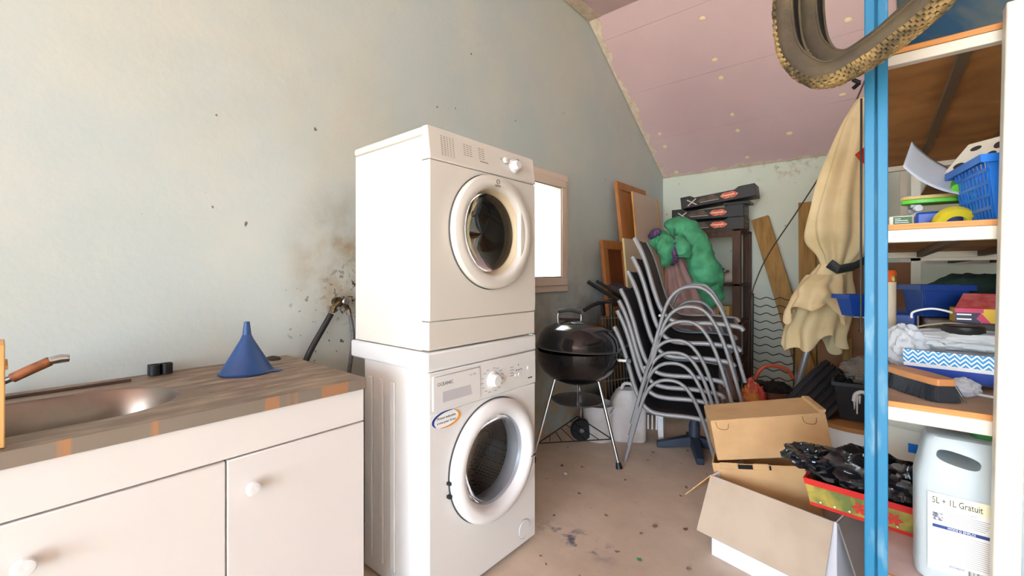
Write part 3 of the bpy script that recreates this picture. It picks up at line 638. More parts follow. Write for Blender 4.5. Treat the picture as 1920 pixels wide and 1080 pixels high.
# ------------------------------------------------------------ stacked garden chairs
CHT = mat('chair_tube', (138, 136, 136), 0.45, 0.25)
SLING = mat('sling_fabric', (68, 60, 60), 0.75, col2=(60, 53, 54), nscale=300, bump=0.1, bscale=400)
def chair_meshes():
    out = []; hw = 0.28
    loop = [(-0.27, 0.0), (-0.19, 0.30), (-0.15, 0.43), (-0.10, 0.505), (-0.03, 0.538), (0.06, 0.525), (0.13, 0.44), (0.19, 0.29), (0.27, 0.0)]
    rail = [(-0.345, 0.845), (-0.305, 0.76), (-0.27, 0.66), (-0.225, 0.50), (-0.185, 0.395), (-0.13, 0.335), (-0.05, 0.318), (0.10, 0.322), (0.235, 0.31), (0.262, 0.288)]
    for s in (-1, 1):
        out.append(('arm_and_leg_loop', MB().tube([(x, s*hw, z) for x, z in [(v.x, v.y) for v in catmull([(a, b, 0) for a, b in loop], 5)]], 0.011, 10), CHT, 50))
        out.append(('back_and_seat_rail', MB().tube([(v.x, s*(hw-0.03), v.y) for v in catmull([(a, b, 0) for a, b in rail], 5)], 0.0145, 10), CHT, 50))
    pr = [v for v in catmull([(a, b, 0) for a, b in rail[0:9]], 5)]
    pr[0] = pr[0]+Vector((0, 0, 0))
    V = []; F = []
    for i, v in enumerate(pr):
        sag = 0.008
        for y in (-0.242, -0.1, 0, 0.1, 0.242):
            V.append((v.x, y, v.y-(sag if abs(y) < 0.15 else 0)))
    for i in range(len(pr)-1):
        for k in range(4): F.append((i*5+k, i*5+k+1, i*5+6+k, i*5+5+k))
    out.append(('sling', MB().add(V, F), SLING, 60))
    mb = MB(); mb.tube([(0.235, -0.25, 0.305), (0.235, 0.25, 0.305)], 0.011, 8); out.append(('front_bar', mb, CHT, 50))
    mb = MB(); mb.tube([(-0.19, -0.28, 0.36), (-0.19, 0.28, 0.36)], 0.009, 8); out.append(('rear_bar', mb, CHT, 50))
    return out
DZ = [0, 0.105, 0.17, 0.245, 0.36, 0.45, 0.57]; DX = [0, 0.02, 0.03, 0.04, 0.085, 0.115, 0.13]
PHI = math.radians(15); fdir = Vector((math.cos(PHI), math.sin(PHI), 0)); wdir = Vector((-math.sin(PHI), math.cos(PHI), 0))
C0 = Vector((0.651, 2.558, 0))+fdir*0.27+wdir*0.28
CH_LAB = ['grey sling garden chair standing on the floor, lowest of the stack', 'grey sling garden chair second from the bottom of the stack', 'grey sling garden chair third from the bottom of the stack',
          'grey sling garden chair in the exact middle of the seven chair stack', 'grey sling garden chair third from the top of the stack', 'grey sling garden chair just under the topmost chair of the stack', 'grey sling garden chair with full dark backrest showing, topmost of the stack']
protoc = None; cm = chair_meshes()
for i in range(7):
    t = thing('garden_chair', CH_LAB[i], 'chair', C0+fdir*DX[i]+Vector((0, 0, DZ[i])), PHI, 'stacked garden chairs')
    if protoc is None:
        protoc = [m_.build(n_, ma, t, smooth=sm, thick=0.003 if n_ == 'sling' else 0) for n_, m_, ma, sm in cm]
    else:
        for p_ in protoc:
            c = p_.copy(); COL.objects.link(c); c.parent = t

# ------------------------------------------------------------ things between barbecue and chairs
# folded black lounger leaning on the wall
fl = thing('folded_lounger', 'dark grey folded sun lounger leaning on the left wall behind the barbecue', 'lounger', (0.2, 3.1, 0))
DG = mat('lounger_tube', (58, 56, 56), 0.4, 0.5)
def wl(p): return p-Vector((0.2, 3.1, 0))
pts = [at(1102, 528, x=0.12), at(1170, 570, x=0.32)]
MB().tube([wl(p) for p in pts], 0.016, 10).build('upper_rail', DG, fl, smooth=50)
pts = [at(1118, 527, x=0.10), at(1188, 565, x=0.34)]
MB().tube([wl(p) for p in pts], 0.013, 10).build('upper_rail', DG, fl, smooth=50)
q = [at(1128, 530, x=0.1), at(1180, 562, x=0.34), at(1195, 552, x=0.36), at(1150, 525, x=0.1)]
MB().slab([wl(p) for p in q], (0, 0, 0.008)).build('sling', SLING, fl)
pts = [at(1094, 583, x=0.10), at(1112, 572, x=0.15), at(1135, 566, x=0.2), at(1165, 565, x=0.3)]
MB().tube([wl(p) for p in catmull(pts, 5)], 0.015, 10).build('arm_rest', mat('arm_black', (40, 39, 40), 0.5), fl, smooth=50)
pts = [at(1120, 565, x=0.17), at(1158, 566, x=0.28)]
MB().tube([wl(p) for p in pts], 0.008, 8).build('chrome_bar', CHROME, fl, smooth=50)
for u in (1146, 1172):
    p = at(u, 570, x=0.27); MB().tube([wl(p), wl(Vector((p.x, p.y, 0.0)))], 0.013, 8).build('leg', DG, fl, smooth=50)
# dark brown panel behind the chairs
q0, q1 = at(1150, 568, x=0.2), at(1205, 560, x=0.2)
tag(MB().slab([(0.16, 3.28, 0), (0.16, 3.86, 0), (0.08, 3.86, 0.96), (0.08, 3.28, 0.96)], (0.02, 0, 0)).build('brown_board', mat('dark_brown_board', (58, 44, 40), 0.6), bevel=0.002), 'dark brown flat panel leaning on the wall behind the chair backs', 'panel')
# row of chrome rods = folded wire shelving standing on end
wr = thing('wire_shelf', 'chrome wire shelf standing on end behind the barbecue', 'wire rack', (0.30, 3.0, 0))
WIRE = mat('chrome_wire', (190, 182, 168), 0.3, 0.9)
ax = Vector((0.35, 0.94, 0)).normalized()
for k in range(9): MB().tube([ax*(k*0.032), ax*(k*0.032)+Vector((-0.05, 0, 0.86))], 0.0038, 6).build('wire', WIRE, wr)
for z in (0.12, 0.36, 0.6, 0.84): MB().tube([ax*-0.01+Vector((-0.05*z/0.86, 0, z)), ax*0.27+Vector((-0.05*z/0.86, 0, z))], 0.0045, 6).build('cross_wire', WIRE, wr)
# buckets and jerrycan behind the legs
bk = thing('white_bucket', 'dirty white plastic bucket behind the barbecue wheel', 'bucket', (0.33, 2.80, 0))
DW = mat('dirty_white_plastic', (204, 198, 196), 0.5, col2=(172, 158, 142), nscale=7, lo=0.5, hi=0.75)
MB().lathe([(0.0001, 0.004), (0.095, 0.004), (0.1, 0.0), (0.115, 0.24), (0.122, 0.24), (0.122, 0.252), (0.112, 0.252), (0.094, 0.012), (0.0001, 0.012)], 30).build('body', DW, bk, smooth=40)
MB().tube([(0.122*math.cos(a), 0.122*math.sin(a), 0.245-0.09*abs(math.sin(a))) for a in [PI*k/14-0.4 for k in range(15)]], 0.003, 6).build('handle', STEEL, bk, smooth=50)
def jerrycan(name, label, loc, rz, w_, d_, h_, m_, cap=None):
    t = thing(name, label, 'jug' if 'jug' in name else 'jerrycan', loc, rz)
    sec = [(0.0, 0.90), (0.03, 1.0), (0.70, 1.0), (0.78, 0.98), (0.88, 0.80), (0.97, 0.62), (1.0, 0.52)]
    V = []; F = []; n_ = 28
    for f_, s_ in sec:
        for k in range(n_):
            a = 2*PI*k/n_; c, q = math.cos(a), math.sin(a); e = 0.35
            V.append((w_/2*s_*math.copysign(abs(c)**e, c), d_/2*(0.4+0.6*s_ if f_ > 0.75 else s_)*math.copysign(abs(q)**e, q), h_*f_))
    for i in range(len(sec)-1):
        for k in range(n_): F.append((i*n_+k, i*n_+(k+1) % n_, (i+1)*n_+(k+1) % n_, (i+1)*n_+k))
    F += [tuple(range(n_-1, -1, -1)), tuple((len(sec)-1)*n_+k for k in range(n_))]
    MB().add(V, F).build('body', m_, t, smooth=50)
    MB().tube(catmull([(-w_*0.2, 0, h_*0.96), (-w_*0.12, 0, h_*1.09), (w_*0.1, 0, h_*1.09), (w_*0.2, 0, h_*0.97)], 5), 0.012, 8).build('handle', m_, t, smooth=50)
    if cap: MB().lathe([(0.02, h_), (0.02, h_+0.025), (0.0001, h_+0.027)], 16).build('cap', cap, t, smooth=40).location = (w_*0.3, 0, -0.02)
    return t
jerrycan('white_jerrycan', 'dirty white jerrycan standing behind the stacked chair legs', (0.50, 2.92, 0), 0.6, 0.24, 0.16, 0.36, DW, BLACKPL)
gc = thing('slatted_stool', 'dirty white plastic stool with slots behind the chair legs', 'stool', (0.62, 3.06, 0), 0.3)
MB().box(-0.09, 0.09, -0.09, 0.09, 0.20, 0.23).build('seat', DW, gc, bevel=0.01)
for sx in (-1, 1):
    for sy in (-1, 1): MB().hexa([(sx*0.07-0.018, sy*0.07-0.018, 0), (sx*0.07+0.018, sy*0.07-0.018, 0), (sx*0.07+0.018, sy*0.07+0.018, 0), (sx*0.07-0.018, sy*0.07+0.018, 0), (sx*0.06-0.022, sy*0.06-0.022, 0.2), (sx*0.06+0.022, sy*0.06-0.022, 0.2), (sx*0.06+0.022, sy*0.06+0.022, 0.2), (sx*0.06-0.022, sy*0.06+0.022, 0.2)]).build('leg', DW, gc, bevel=0.004)
for k in range(4): MB().box(-0.05+k*0.028, -0.04+k*0.028, -0.098, -0.092, 0.09, 0.19).build('slat', DW, gc)
# dark blue parasol foot under the chairs
pf = thing('parasol_foot', 'dark blue plastic cross foot lying under the chairs', 'parasol base', (0.93, 3.02, 0), 0.2)
NV = mat('navy_plastic', (44, 52, 66), 0.55)
for k, a in enumerate((0.25, 0.25+PI/2, 0.25+PI, 0.25+1.5*PI)):
    m_ = MB(); m_.at((0, 0, 0), (0, 0, a)); m_.hexa([(0.02, -0.03, 0.03), (0.24, -0.022, 0.0), (0.24, 0.022, 0.0), (0.02, 0.03, 0.03), (0.02, -0.03, 0.10), (0.24, -0.022, 0.04), (0.24, 0.022, 0.04), (0.02, 0.03, 0.10)]); m_.build('foot_arm', NV, pf, bevel=0.006)
MB().lathe([(0.035, 0.03), (0.035, 0.17), (0.026, 0.2), (0.026, 0.26), (0.02, 0.26)], 20, cap0=True, cap1=True).build('socket', NV, pf, smooth=40)

# ------------------------------------------------------------ frames and doors leaning on the left wall
def frame(name, label, cat, y0, y1, z0, z1, x, lean, fw, m_, inner, th=0.035, xoff=0.0):
    t = thing(name, label, cat, (x, (y0+y1)/2, z0), rot=(0, -lean, 0)); h = z1-z0; w2 = (y1-y0)/2
    for (a, b, c, d_) in ((-w2, w2, 0, fw), (-w2, w2, h-fw, h)): MB().box(0, th, a, b, c, d_).build('rail', m_, t, bevel=0.004)
    for (a, b) in ((-w2, -w2+fw), (w2-fw, w2)): MB().box(0, th, a, b, fw, h-fw).build('stile', m_, t, bevel=0.004)
    MB().box(0.008, th*0.6, -w2+fw-0.003, w2-fw+0.003, fw-0.003, h-fw+0.003).build('panel', inner, t)
    return t
frame('cabinet_door', 'brown wooden cabinet door standing upright against the left wall below the window height', 'cabinet door', 3.25, 3.86, 0.83, 1.47, 0.15, 0.10, 0.075, OAK, mat('oak_panel', (120, 66, 26), 0.5, col2=(98, 52, 20), nscale=4, stretch=(1, 1, 0.2)))
tag(MB().box(0.1, 0.16, 3.22, 4.45, 0.0, 0.83).build('stack_board', mat('board_edge', (112, 82, 52), 0.7), bevel=0.004), 'brown board against the left wall carrying the wooden frames', 'board')
frame('oak_picture', 'tall oak picture frame leaning on the left wall, highest of the leaning pieces', 'frame', 3.60, 4.24, 0.84, 2.03, 0.17, 0.11, 0.075, OAK, OAK)
def sheet(name, label, y0, y1, z0, z1, x, lean, m_, edge):
    t = thing(name, label, 'panel', (x, (y0+y1)/2, z0), rot=(0, -lean, 0)); h = z1-z0; w2 = (y1-y0)/2
    MB().box(0, 0.012, -w2+0.012, w2-0.03, 0, h).build('face', m_, t); MB().box(-0.002, 0.016, w2-0.03, w2, 0, h).build('edge_strip', edge, t)
    MB().box(-0.002, 0.014, -w2, -w2+0.012, 0, h).build('edge_strip', edge, t); return t
CRM = mat('cream_board', (206, 186, 156), 0.6)
sheet('pale_board', 'pale panel with orange wooden edge leaning in front of the oak frame', 3.80, 4.40, 0.84, 1.955, 0.22, 0.09, mat('pale_grey_board', (196, 176, 156), 0.6), PINE)
sheet('cream_board', 'cream panel behind the topmost chair backrest', 3.50, 4.1, 0.0, 1.50, 0.31, 0.09, CRM, mat('yellow_edge', (224, 206, 150), 0.6))

# ------------------------------------------------------------ draped textiles on a post
def drape(name, label, cat, rows, m_, folds, amp, seed, base, n_=64, th=0.006):
    """rows: (u, v, half width in metres, depth d)"""
    cen = [at(u, v, d=d_) for u, v, h_, d_ in rows]; hs = [r[2] for r in rows]; V = []; F = []
    C = catmull(cen, 5); H = [v.x for v in catmull([(h_, 0, 0) for h_ in hs], 5)]
    for i, c in enumerate(C):
        for k in range(n_):
            a = 2*PI*k/n_; f_ = 1+amp*math.sin(folds*a+seed+1.5*noise.noise(Vector((seed, i*0.18, math.cos(a)))))+amp*0.8*noise.noise(Vector((2.2*math.cos(a)+seed, 2.2*math.sin(a), c.z*7)))
            V.append(c+Vector((math.cos(a)*0.765-math.sin(a)*0.644*0.75, math.cos(a)*0.644+math.sin(a)*0.765*0.75, 0.25*amp*math.sin(folds*a*0.5+seed)*H[i]))*H[i]*f_)
    for i in range(len(C)-1):
        for k in range(n_): F.append((i*n_+k, i*n_+(k+1) % n_, (i+1)*n_+(k+1) % n_, (i+1)*n_+k))
    F.append(tuple(range(n_)))
    base = Vector(base)
    o = MB().add([v-base for v in V], F).build(name, m_, smooth=70); tag(o, label, cat, loc=base)
    return o
PNK = mat('dusty_pink_fabric', (170, 132, 124), 0.85, col2=(150, 112, 106), nscale=6)
drape('pink_fabric', 'dusty pink fabric hanging in folds under the green quilt', 'fabric', [(1262, 470, 0.05, 3.75), (1272, 500, 0.10, 3.72), (1290, 560, 0.17, 3.7), (1300, 620, 0.22, 3.7), (1305, 700, 0.26, 3.7), (1308, 740, 0.27, 3.7)], PNK, 9, 0.16, 1.0, (0.75, 3.85, 0.1))
GRN = mat('green_quilt', (72, 150, 106), 0.7, col2=(52, 124, 84), nscale=9, bump=0.5, bscale=40)
gq = thing('green_quilt', 'puffy green quilt draped over the pink fabric behind the chairs', 'quilt', (0.7, 3.7, 1.0))
def qp(u, v, d_): return at(u, v, d=d_)-Vector((0.7, 3.7, 1.0))
def roll(pts, rr, nm, m_, seed):
    P_ = catmull([qp(*p) for p in pts], 18); R_ = [v.x for v in catmull([(r, 0, 0) for r in rr], 18)]
    R_ = [r*(1+0.22*noise.noise(Vector((i*0.12, seed, 0)))) for i, r in enumerate(R_)]
    m = MB(); m.tube(P_, R_, 40)
    m.v = [tuple(Vector(v)+Vector((noise.noise(Vector(v)*11+Vector((seed, 0, 0))), noise.noise(Vector(v)*11+Vector((0, seed, 5))), noise.noise(Vector(v)*11+Vector((0, 9, seed)))))*0.022-Vector((0.3, 0.8, -0.3))*0.035*(0.3-abs(noise.noise(Vector(v)*13+Vector((seed, seed, 0)))))) for v in m.v]
    return m.build(nm, m_, gq, smooth=70)
roll([(1252, 432, 3.65), (1272, 424, 3.6), (1295, 440, 3.55), (1312, 480, 3.5), (1328, 525, 3.5), (1330, 560, 3.5)], [0.06, 0.08, 0.10, 0.11, 0.11, 0.05], 'fold', GRN, 1)
roll([(1222, 452, 3.6), (1240, 452, 3.55), (1252, 470, 3.5), (1250, 500, 3.5)], [0.05, 0.085, 0.085, 0.03], 'fold', GRN, 2)
roll([(1268, 450, 3.5), (1278, 465, 3.45), (1280, 484, 3.45)], [0.05, 0.075, 0.05], 'fold', GRN, 3)
roll([(1325, 500, 3.5), (1335, 545, 3.5), (1330, 580, 3.5)], [0.06, 0.085, 0.03], 'fold', GRN, 4)
roll([(1222, 444, 3.55), (1230, 436, 3.5), (1238, 438, 3.5)], [0.02, 0.035, 0.02], 'purple_lining', mat('purple_print', (96, 66, 104), 0.8, col2=(40, 28, 44), nscale=60), 5)
roll([(1262, 446, 3.46), (1268, 462, 3.44), (1266, 482, 3.44), (1262, 500, 3.5)], [0.014, 0.02, 0.02, 0.012], 'purple_lining', mat('purple_print', (0, 0, 0)), 6)
mb = MB(); tag(mb.tube([(0.62, 3.86, 0), (0.62, 3.86, 1.42)], 0.02, 10).build('textile_post', DWOOD, smooth=40), 'wooden post carrying the green quilt and pink fabric', 'post')

# ------------------------------------------------------------ brown wooden shelf at the back wall with black boxes
sh = thing('wooden_shelf', 'dark brown open wooden shelf against the back wall under the black boxes', 'shelf', (0.62, 4.62, 0))
for x in (-0.30, 0.26):
    for y in (-0.22, 0.2): MB().box(x-0.035, x+0.035, y-0.02, y+0.02, 0, 1.60).build('post', DWOOD, sh, bevel=0.003)
for z in (0.35, 0.72, 1.07, 1.58): MB().box(-0.335, 0.295, -0.24, 0.22, z, z+0.022).build('board', DWOOD, sh, bevel=0.002)
MB().box(-0.265, 0.225, -0.235, -0.215, 1.53, 1.58).build('front_rail', DWOOD, sh)
# things on the shelf
tag(MB().lathe([(0.0001, -0.2), (0.045, -0.2), (0.05, -0.19), (0.05, 0.19), (0.045, 0.2), (0.0001, 0.2)], 20, 'x').build('paper_roll', mat('pale_roll', (196, 184, 168), 0.7), smooth=40), 'pale roll lying on the brown shelf beside the post', 'roll', loc=(0.66, 4.52, 1.145))
rl = MB(); rl.at((0, 0, 0), (0, 0, 0.1)); rl.box(-0.2, 0.15, -0.1, 0.1, 0, 0.025); tag(rl.build('flat_case', mat('grey_case', (120, 112, 106), 0.6), bevel=0.006), 'flat grey case lying on the pale roll on the brown shelf', 'case', loc=(0.62, 4.52, 1.197))
tag(MB().lathe([(0.07, 0), (0.085, 0.012), (0.06, 0.02), (0.0001, 0.03)], 24, cap0=True).build('round_pot_cover', BLACKPL, smooth=40), 'round black lid on the grey case on the shelf', 'lid', loc=(0.66, 4.52, 1.223))
tb = thing('tool_box', 'small beige and brown box on the middle board of the brown shelf', 'box', (0.58, 4.5, 0.742))
MB().box(-0.09, 0.09, -0.08, 0.08, 0, 0.10).build('body', mat('beige_box', (176, 152, 116), 0.7), tb, bevel=0.004); MB().box(-0.095, 0.095, -0.085, 0.085, 0.10, 0.13).build('lid', mat('brown_lid', (112, 78, 50), 0.7), tb, bevel=0.004)
cn = thing('yellow_can', 'small yellow carton on the low board of the brown shelf', 'carton', (0.75, 4.47, 0.742))
MB().box(-0.06, 0.06, -0.05, 0.05, 0, 0.14).build('body', mat('yellow_carton', (206, 172, 92), 0.6), cn, bevel=0.003); MB().box(-0.03, 0.03, -0.052, -0.05, 0.04, 0.10).build('label', mat('brown_label', (120, 84, 48), 0.7), cn)
BBX = mat('black_carton', (38, 32, 30), 0.45)
REDB = mat('badge_red', (206, 84, 62), 0.5, col2=(226, 150, 110), nscale=60, lo=0.5, hi=0.6)
def blackbox(label, loc, rot, L_=0.66, H_=0.115, D_=0.22):
    t = thing('black_carton', label, 'box', loc, rot=rot, group='black cartons on the brown shelf')
    n2 = [(-L_/2, 0), (L_/2, 0), (L_/2, H_), (L_*0.30, H_), (L_*0.24, H_*0.80), (-L_*0.30, H_*0.80), (-L_*0.36, H_), (-L_/2, H_)]
    m = MB(); m.m = Matrix(((1, 0, 0, 0), (0, 0, -1, D_/2), (0, 1, 0, 0), (0, 0, 0, 1))); m.prism(n2, 0, D_)
    m.build('body', BBX, t, bevel=0.003)
    yf = -D_/2-0.0012
    m = MB(); m.m = Matrix(((1, 0, 0, 0.11), (0, 0, 1, yf), (0, 1, 0, H_*0.45), (0, 0, 0, 1))); m.prism([(0.075*math.cos(2*PI*k/28)*(1+0.05*math.cos(4*PI*k/7)), 0.030*math.sin(2*PI*k/28)*(1+0.14*math.cos(6*PI*k/14))) for k in range(28)], 0, 0.002); m.build('badge', REDB, t)
    m = MB(); m.m = Matrix(((1, 0, 0, 0.11), (0, 0, 1, yf-0.001), (0, 1, 0, H_*0.45), (0, 0, 0, 1))); m.prism([(-0.05, -0.006), (0.05, -0.004), (0.048, 0.008), (-0.048, 0.006)], 0, 0.001); m.build('badge_band', mat('badge_pale', (240, 196, 160), 0.5), t)
    PR = mat('white_print', (206, 190, 174), 0.6)
    for a in (0.62, -0.62):
        m = MB(); m.m = Matrix.Translation((-0.225, yf+0.001, H_*0.42)) @ Euler((0, a, 0)).to_matrix().to_4x4(); m.box(-0.052, 0.052, -0.0012, 0.0006, -0.0045, 0.0045); m.build('printed_cross', PR, t)
    MB().box(-0.15, 0.02, yf, yf+0.0012, H_*0.26, H_*0.30).build('printed_line', PR, t)
    MB().hexa([(-0.18, yf, H_*0.34), (0.03, yf, H_*0.34), (0.03, yf+0.001, H_*0.34), (-0.18, yf+0.001, H_*0.34), (-0.12, yf, H_*0.74), (-0.02, yf, H_*0.74), (-0.02, yf+0.001, H_*0.74), (-0.12, yf+0.001, H_*0.74)]).build('printed_photo', mat('brown_print', (96, 76, 62), 0.6, col2=(62, 48, 40), nscale=9), t)
    for z0_ in (0.02, 0.06): MB().box(L_/2, L_/2+0.002, -D_*0.3, D_*0.3, z0_, z0_+0.03).build('end_label', mat('end_print', (120, 108, 98), 0.6), t)
    return t
blackbox('black carton with red badge, lowest of the three on the brown shelf', (0.60, 4.55, 1.603), (0, 0, 0))
blackbox('black carton with red badge in the middle of the pile of three', (0.595, 4.55, 1.720), (0, 0, 0.01))
blackbox('black carton with red badge, topmost and tilted up to the right', (0.70, 4.52, 1.862), (0, -0.10, 0.04))
tb_ = MB(); tb_.box(-0.11, 0.11, -0.10, 0.10, 0, 0.02); tag(tb_.build('carton_wedge', BBX), 'flat black wedge propping up the topmost carton', 'box', loc=(0.86, 4.55, 1.838))

# ------------------------------------------------------------ timber
PL = mat('old_pine_plank', (168, 126, 62), 0.65, col2=(140, 100, 44), nscale=5, stretch=(6, 6, 0.5), bump=0.05)
def plank(name, label, a, b, w_, th_, right=(1, 0, 0)):
    a = Vector(a); b = Vector(b); ax = (b-a).normalized(); r = Vector(right); r = (r-ax*r.dot(ax)).normalized(); nrm = ax.cross(r)
    m = MB(); m.slab([a-r*w_/2, a+r*w_/2, b+r*w_/2, b-r*w_/2], nrm*th_)
    o = m.build(name, PL, bevel=0.004); tag(o, label, 'plank'); return o
p0 = at(1424, 408, y=4.78); p1 = at(1482, 600, y=4.66); dirp = (p1-p0)
plank('timber_plank', 'old pine plank leaning diagonally against the back wall', p1+dirp*0.74, p0, 0.15, 0.045)
pa = at(1512, 378, y=4.78)
plank('timber_plank', 'wide pine plank standing upright on the back wall beside the parasol', (pa.x+0.02, 4.70, 0.0), (pa.x, 4.80, pa.z), 0.13, 0.04)
plank('timber_plank', 'narrow edge-on pine plank behind the upright plank near the parasol', (pa.x+0.12, 4.68, 0.0), (pa.x+0.095, 4.79, pa.z+0.012), 0.045, 0.08)
# thin rod
tag(MB().tube(catmull([at(1402, 700, y=4.35), at(1408, 568, y=4.4), at(1420, 520, y=4.42), at(1445, 470, y=4.40), at(1500, 388, y=4.3), at(1560, 290, y=4.15), at(1622, 150, y=3.9)], 6), 0.0055, 8).build('bent_rod', mat('brown_rod', (84, 60, 42), 0.5), smooth=50), 'thin bent brown rod rising diagonally to the sloping ceiling', 'rod')
# wavy wire rack on the back wall
rk = thing('wavy_wire_rack', 'black wire bottle rack with wavy rungs leaning on the back wall', 'wire rack', (0.94, 4.58, 0))
BWI = mat('rack_black', (44, 40, 38), 0.5)
for x in (0.0, 0.03, 0.36): MB().tube([(x, 0, 0), (x, 0.05, 1.0)], 0.006, 8).build('upright', BWI, rk, smooth=50)
for k in range(13):
    z = 0.08+k*0.073
    MB().tube([(0.03+0.33*j/24, 0.05*z+0.002, z+0.010*math.cos(2*PI*j/8)) for j in range(25)], 0.0042, 6).build('wavy_rung', BWI, rk, smooth=50)
# ------------------------------------------------------------ parasol, brown sheet and rods near the blue post
CRF = mat('cream_canvas', (226, 204, 160), 0.8, col2=(206, 182, 136), nscale=4)
par = thing('closed_parasol', 'closed cream parasol tied with a dark strap, leaning behind the blue post', 'parasol', at(1466, 735, d=3.05)*1.0)
pb = par.location.copy(); pb.z = 0.0; par.location = pb
def canopy(rows, nm, folds, amp, seed, hem=0.0, closed_top=True):
    n_ = 96; cen = [at(u, v, d=d_) for u, v, h_, d_ in rows]
    C = catmull(cen, 6); H = [v.x for v in catmull([(r[2], 0, 0) for r in rows], 6)]; V = []; F = []
    for i, c in enumerate(C):
        t = i/(len(C)-1)
        for k in range(n_):
            a = 2*PI*k/n_
            f_ = 1+amp*(0.6+0.6*t)*math.sin(folds*a+seed+1.3*noise.noise(Vector((seed, t*3, 0))))+0.18*noise.noise(Vector((1.7*math.cos(a), 1.7*math.sin(a)+seed, t*4)))
            dz = -hem*t*t*(0.6+0.8*math.sin(2*a+seed)+0.5*math.sin(5*a))
            V.append(c+Vector((math.cos(a)*0.765-math.sin(a)*0.644*0.8, math.cos(a)*0.644+math.sin(a)*0.765*0.8, 0))*H[i]*f_+Vector((0, 0, dz)))
    for i in range(len(C)-1):
        for k in range(n_): F.append((i*n_+k, i*n_+(k+1) % n_, (i+1)*n_+(k+1) % n_, (i+1)*n_+k))
    if closed_top: F.append(tuple(range(n_)))
    return MB().add([v-pb for v in V], F).build(nm, CRF, par, smooth=75)
canopy([(1622, 185, 0.045, 2.75), (1612, 230, 0.10, 2.75), (1598, 290, 0.13, 2.75), (1585, 350, 0.15, 2.75), (1575, 410, 0.165, 2.75), (1572, 450, 0.165, 2.75), (1572, 478, 0.12, 2.75), (1570, 497, 0.085, 2.75)], 'upper_canopy', 9, 0.13, 0.4)
canopy([(1568, 495, 0.09, 2.74), (1560, 515, 0.11, 2.74), (1550, 545, 0.135, 2.74), (1540, 580, 0.155, 2.74), (1530, 615, 0.165, 2.74), (1525, 635, 0.165, 2.74)], 'lower_canopy', 8, 0.11, 1.4, hem=0.06, closed_top=False)
canopy([(1548, 515, 0.09, 2.66), (1535, 545, 0.13, 2.62), (1528, 575, 0.15, 2.6)], 'overlapping_flap', 7, 0.13, 2.6, hem=0.06, closed_top=False)
STR = mat('strap_dark', (48, 50, 50), 0.6)
mb = MB(); mb.tube([at(1555, 494, d=2.64)-pb, at(1572, 505, d=2.60)-pb, at(1600, 500, d=2.60)-pb, at(1622, 488, d=2.62)-pb], 0.03, 10, flat=0.35); mb.build('tie_strap', STR, par, smooth=50)
tp = at(1540, 560, d=2.75)-pb; bt = Vector((0, 0, 0.0))
MB().tube([bt, tp, at(1572, 480, d=2.75)-pb, at(1600, 280, d=2.75)-pb], 0.019, 14).build('pole', mat('pole_alu', (190, 190, 190), 0.35, 0.7), par, smooth=50)
MB().slab([at(1603, 290, d=2.45)-pb, at(1630, 268, d=2.45)-pb, at(1630, 314, d=2.45)-pb, at(1612, 302, d=2.45)-pb], (0.004, -0.004, 0)).build('red_tip', mat('red_cloth', (206, 58, 28), 0.6), par)
tag(MB().slab([(1.56, 3.72, 0), (2.05, 3.72, 0), (2.05, 3.80, 1.26), (1.56, 3.80, 1.26)], (0, 0.015, 0)).build('brown_sheet', mat('brown_hardboard', (134, 86, 44), 0.6, col2=(120, 74, 36), nscale=2), bevel=0.002), 'big brown hardboard sheet leaning behind the parasol and blue post', 'panel')
tag(MB().slab([(1.70, 3.66, 0), (1.76, 3.66, 0), (1.74, 3.70, 0.75), (1.69, 3.70, 0.75)], (0, 0.03, 0)).build('wood_batten', PL, bevel=0.003), 'short pine batten standing behind the ribbed tyre', 'plank')
# thin black rod beside the post
tag(MB().tube([at(1615, 185, y=1.62), at(1614, 618, y=1.62)], 0.0028, 8).tube([at(1614, 618, y=1.62), at(1614, 622, y=1.62)], 0.0055, 8).build('thin_black_rod', mat('rod_black', (40, 34, 30), 0.4), smooth=50), 'thin black rod with a pale tip hanging beside the blue post', 'rod')
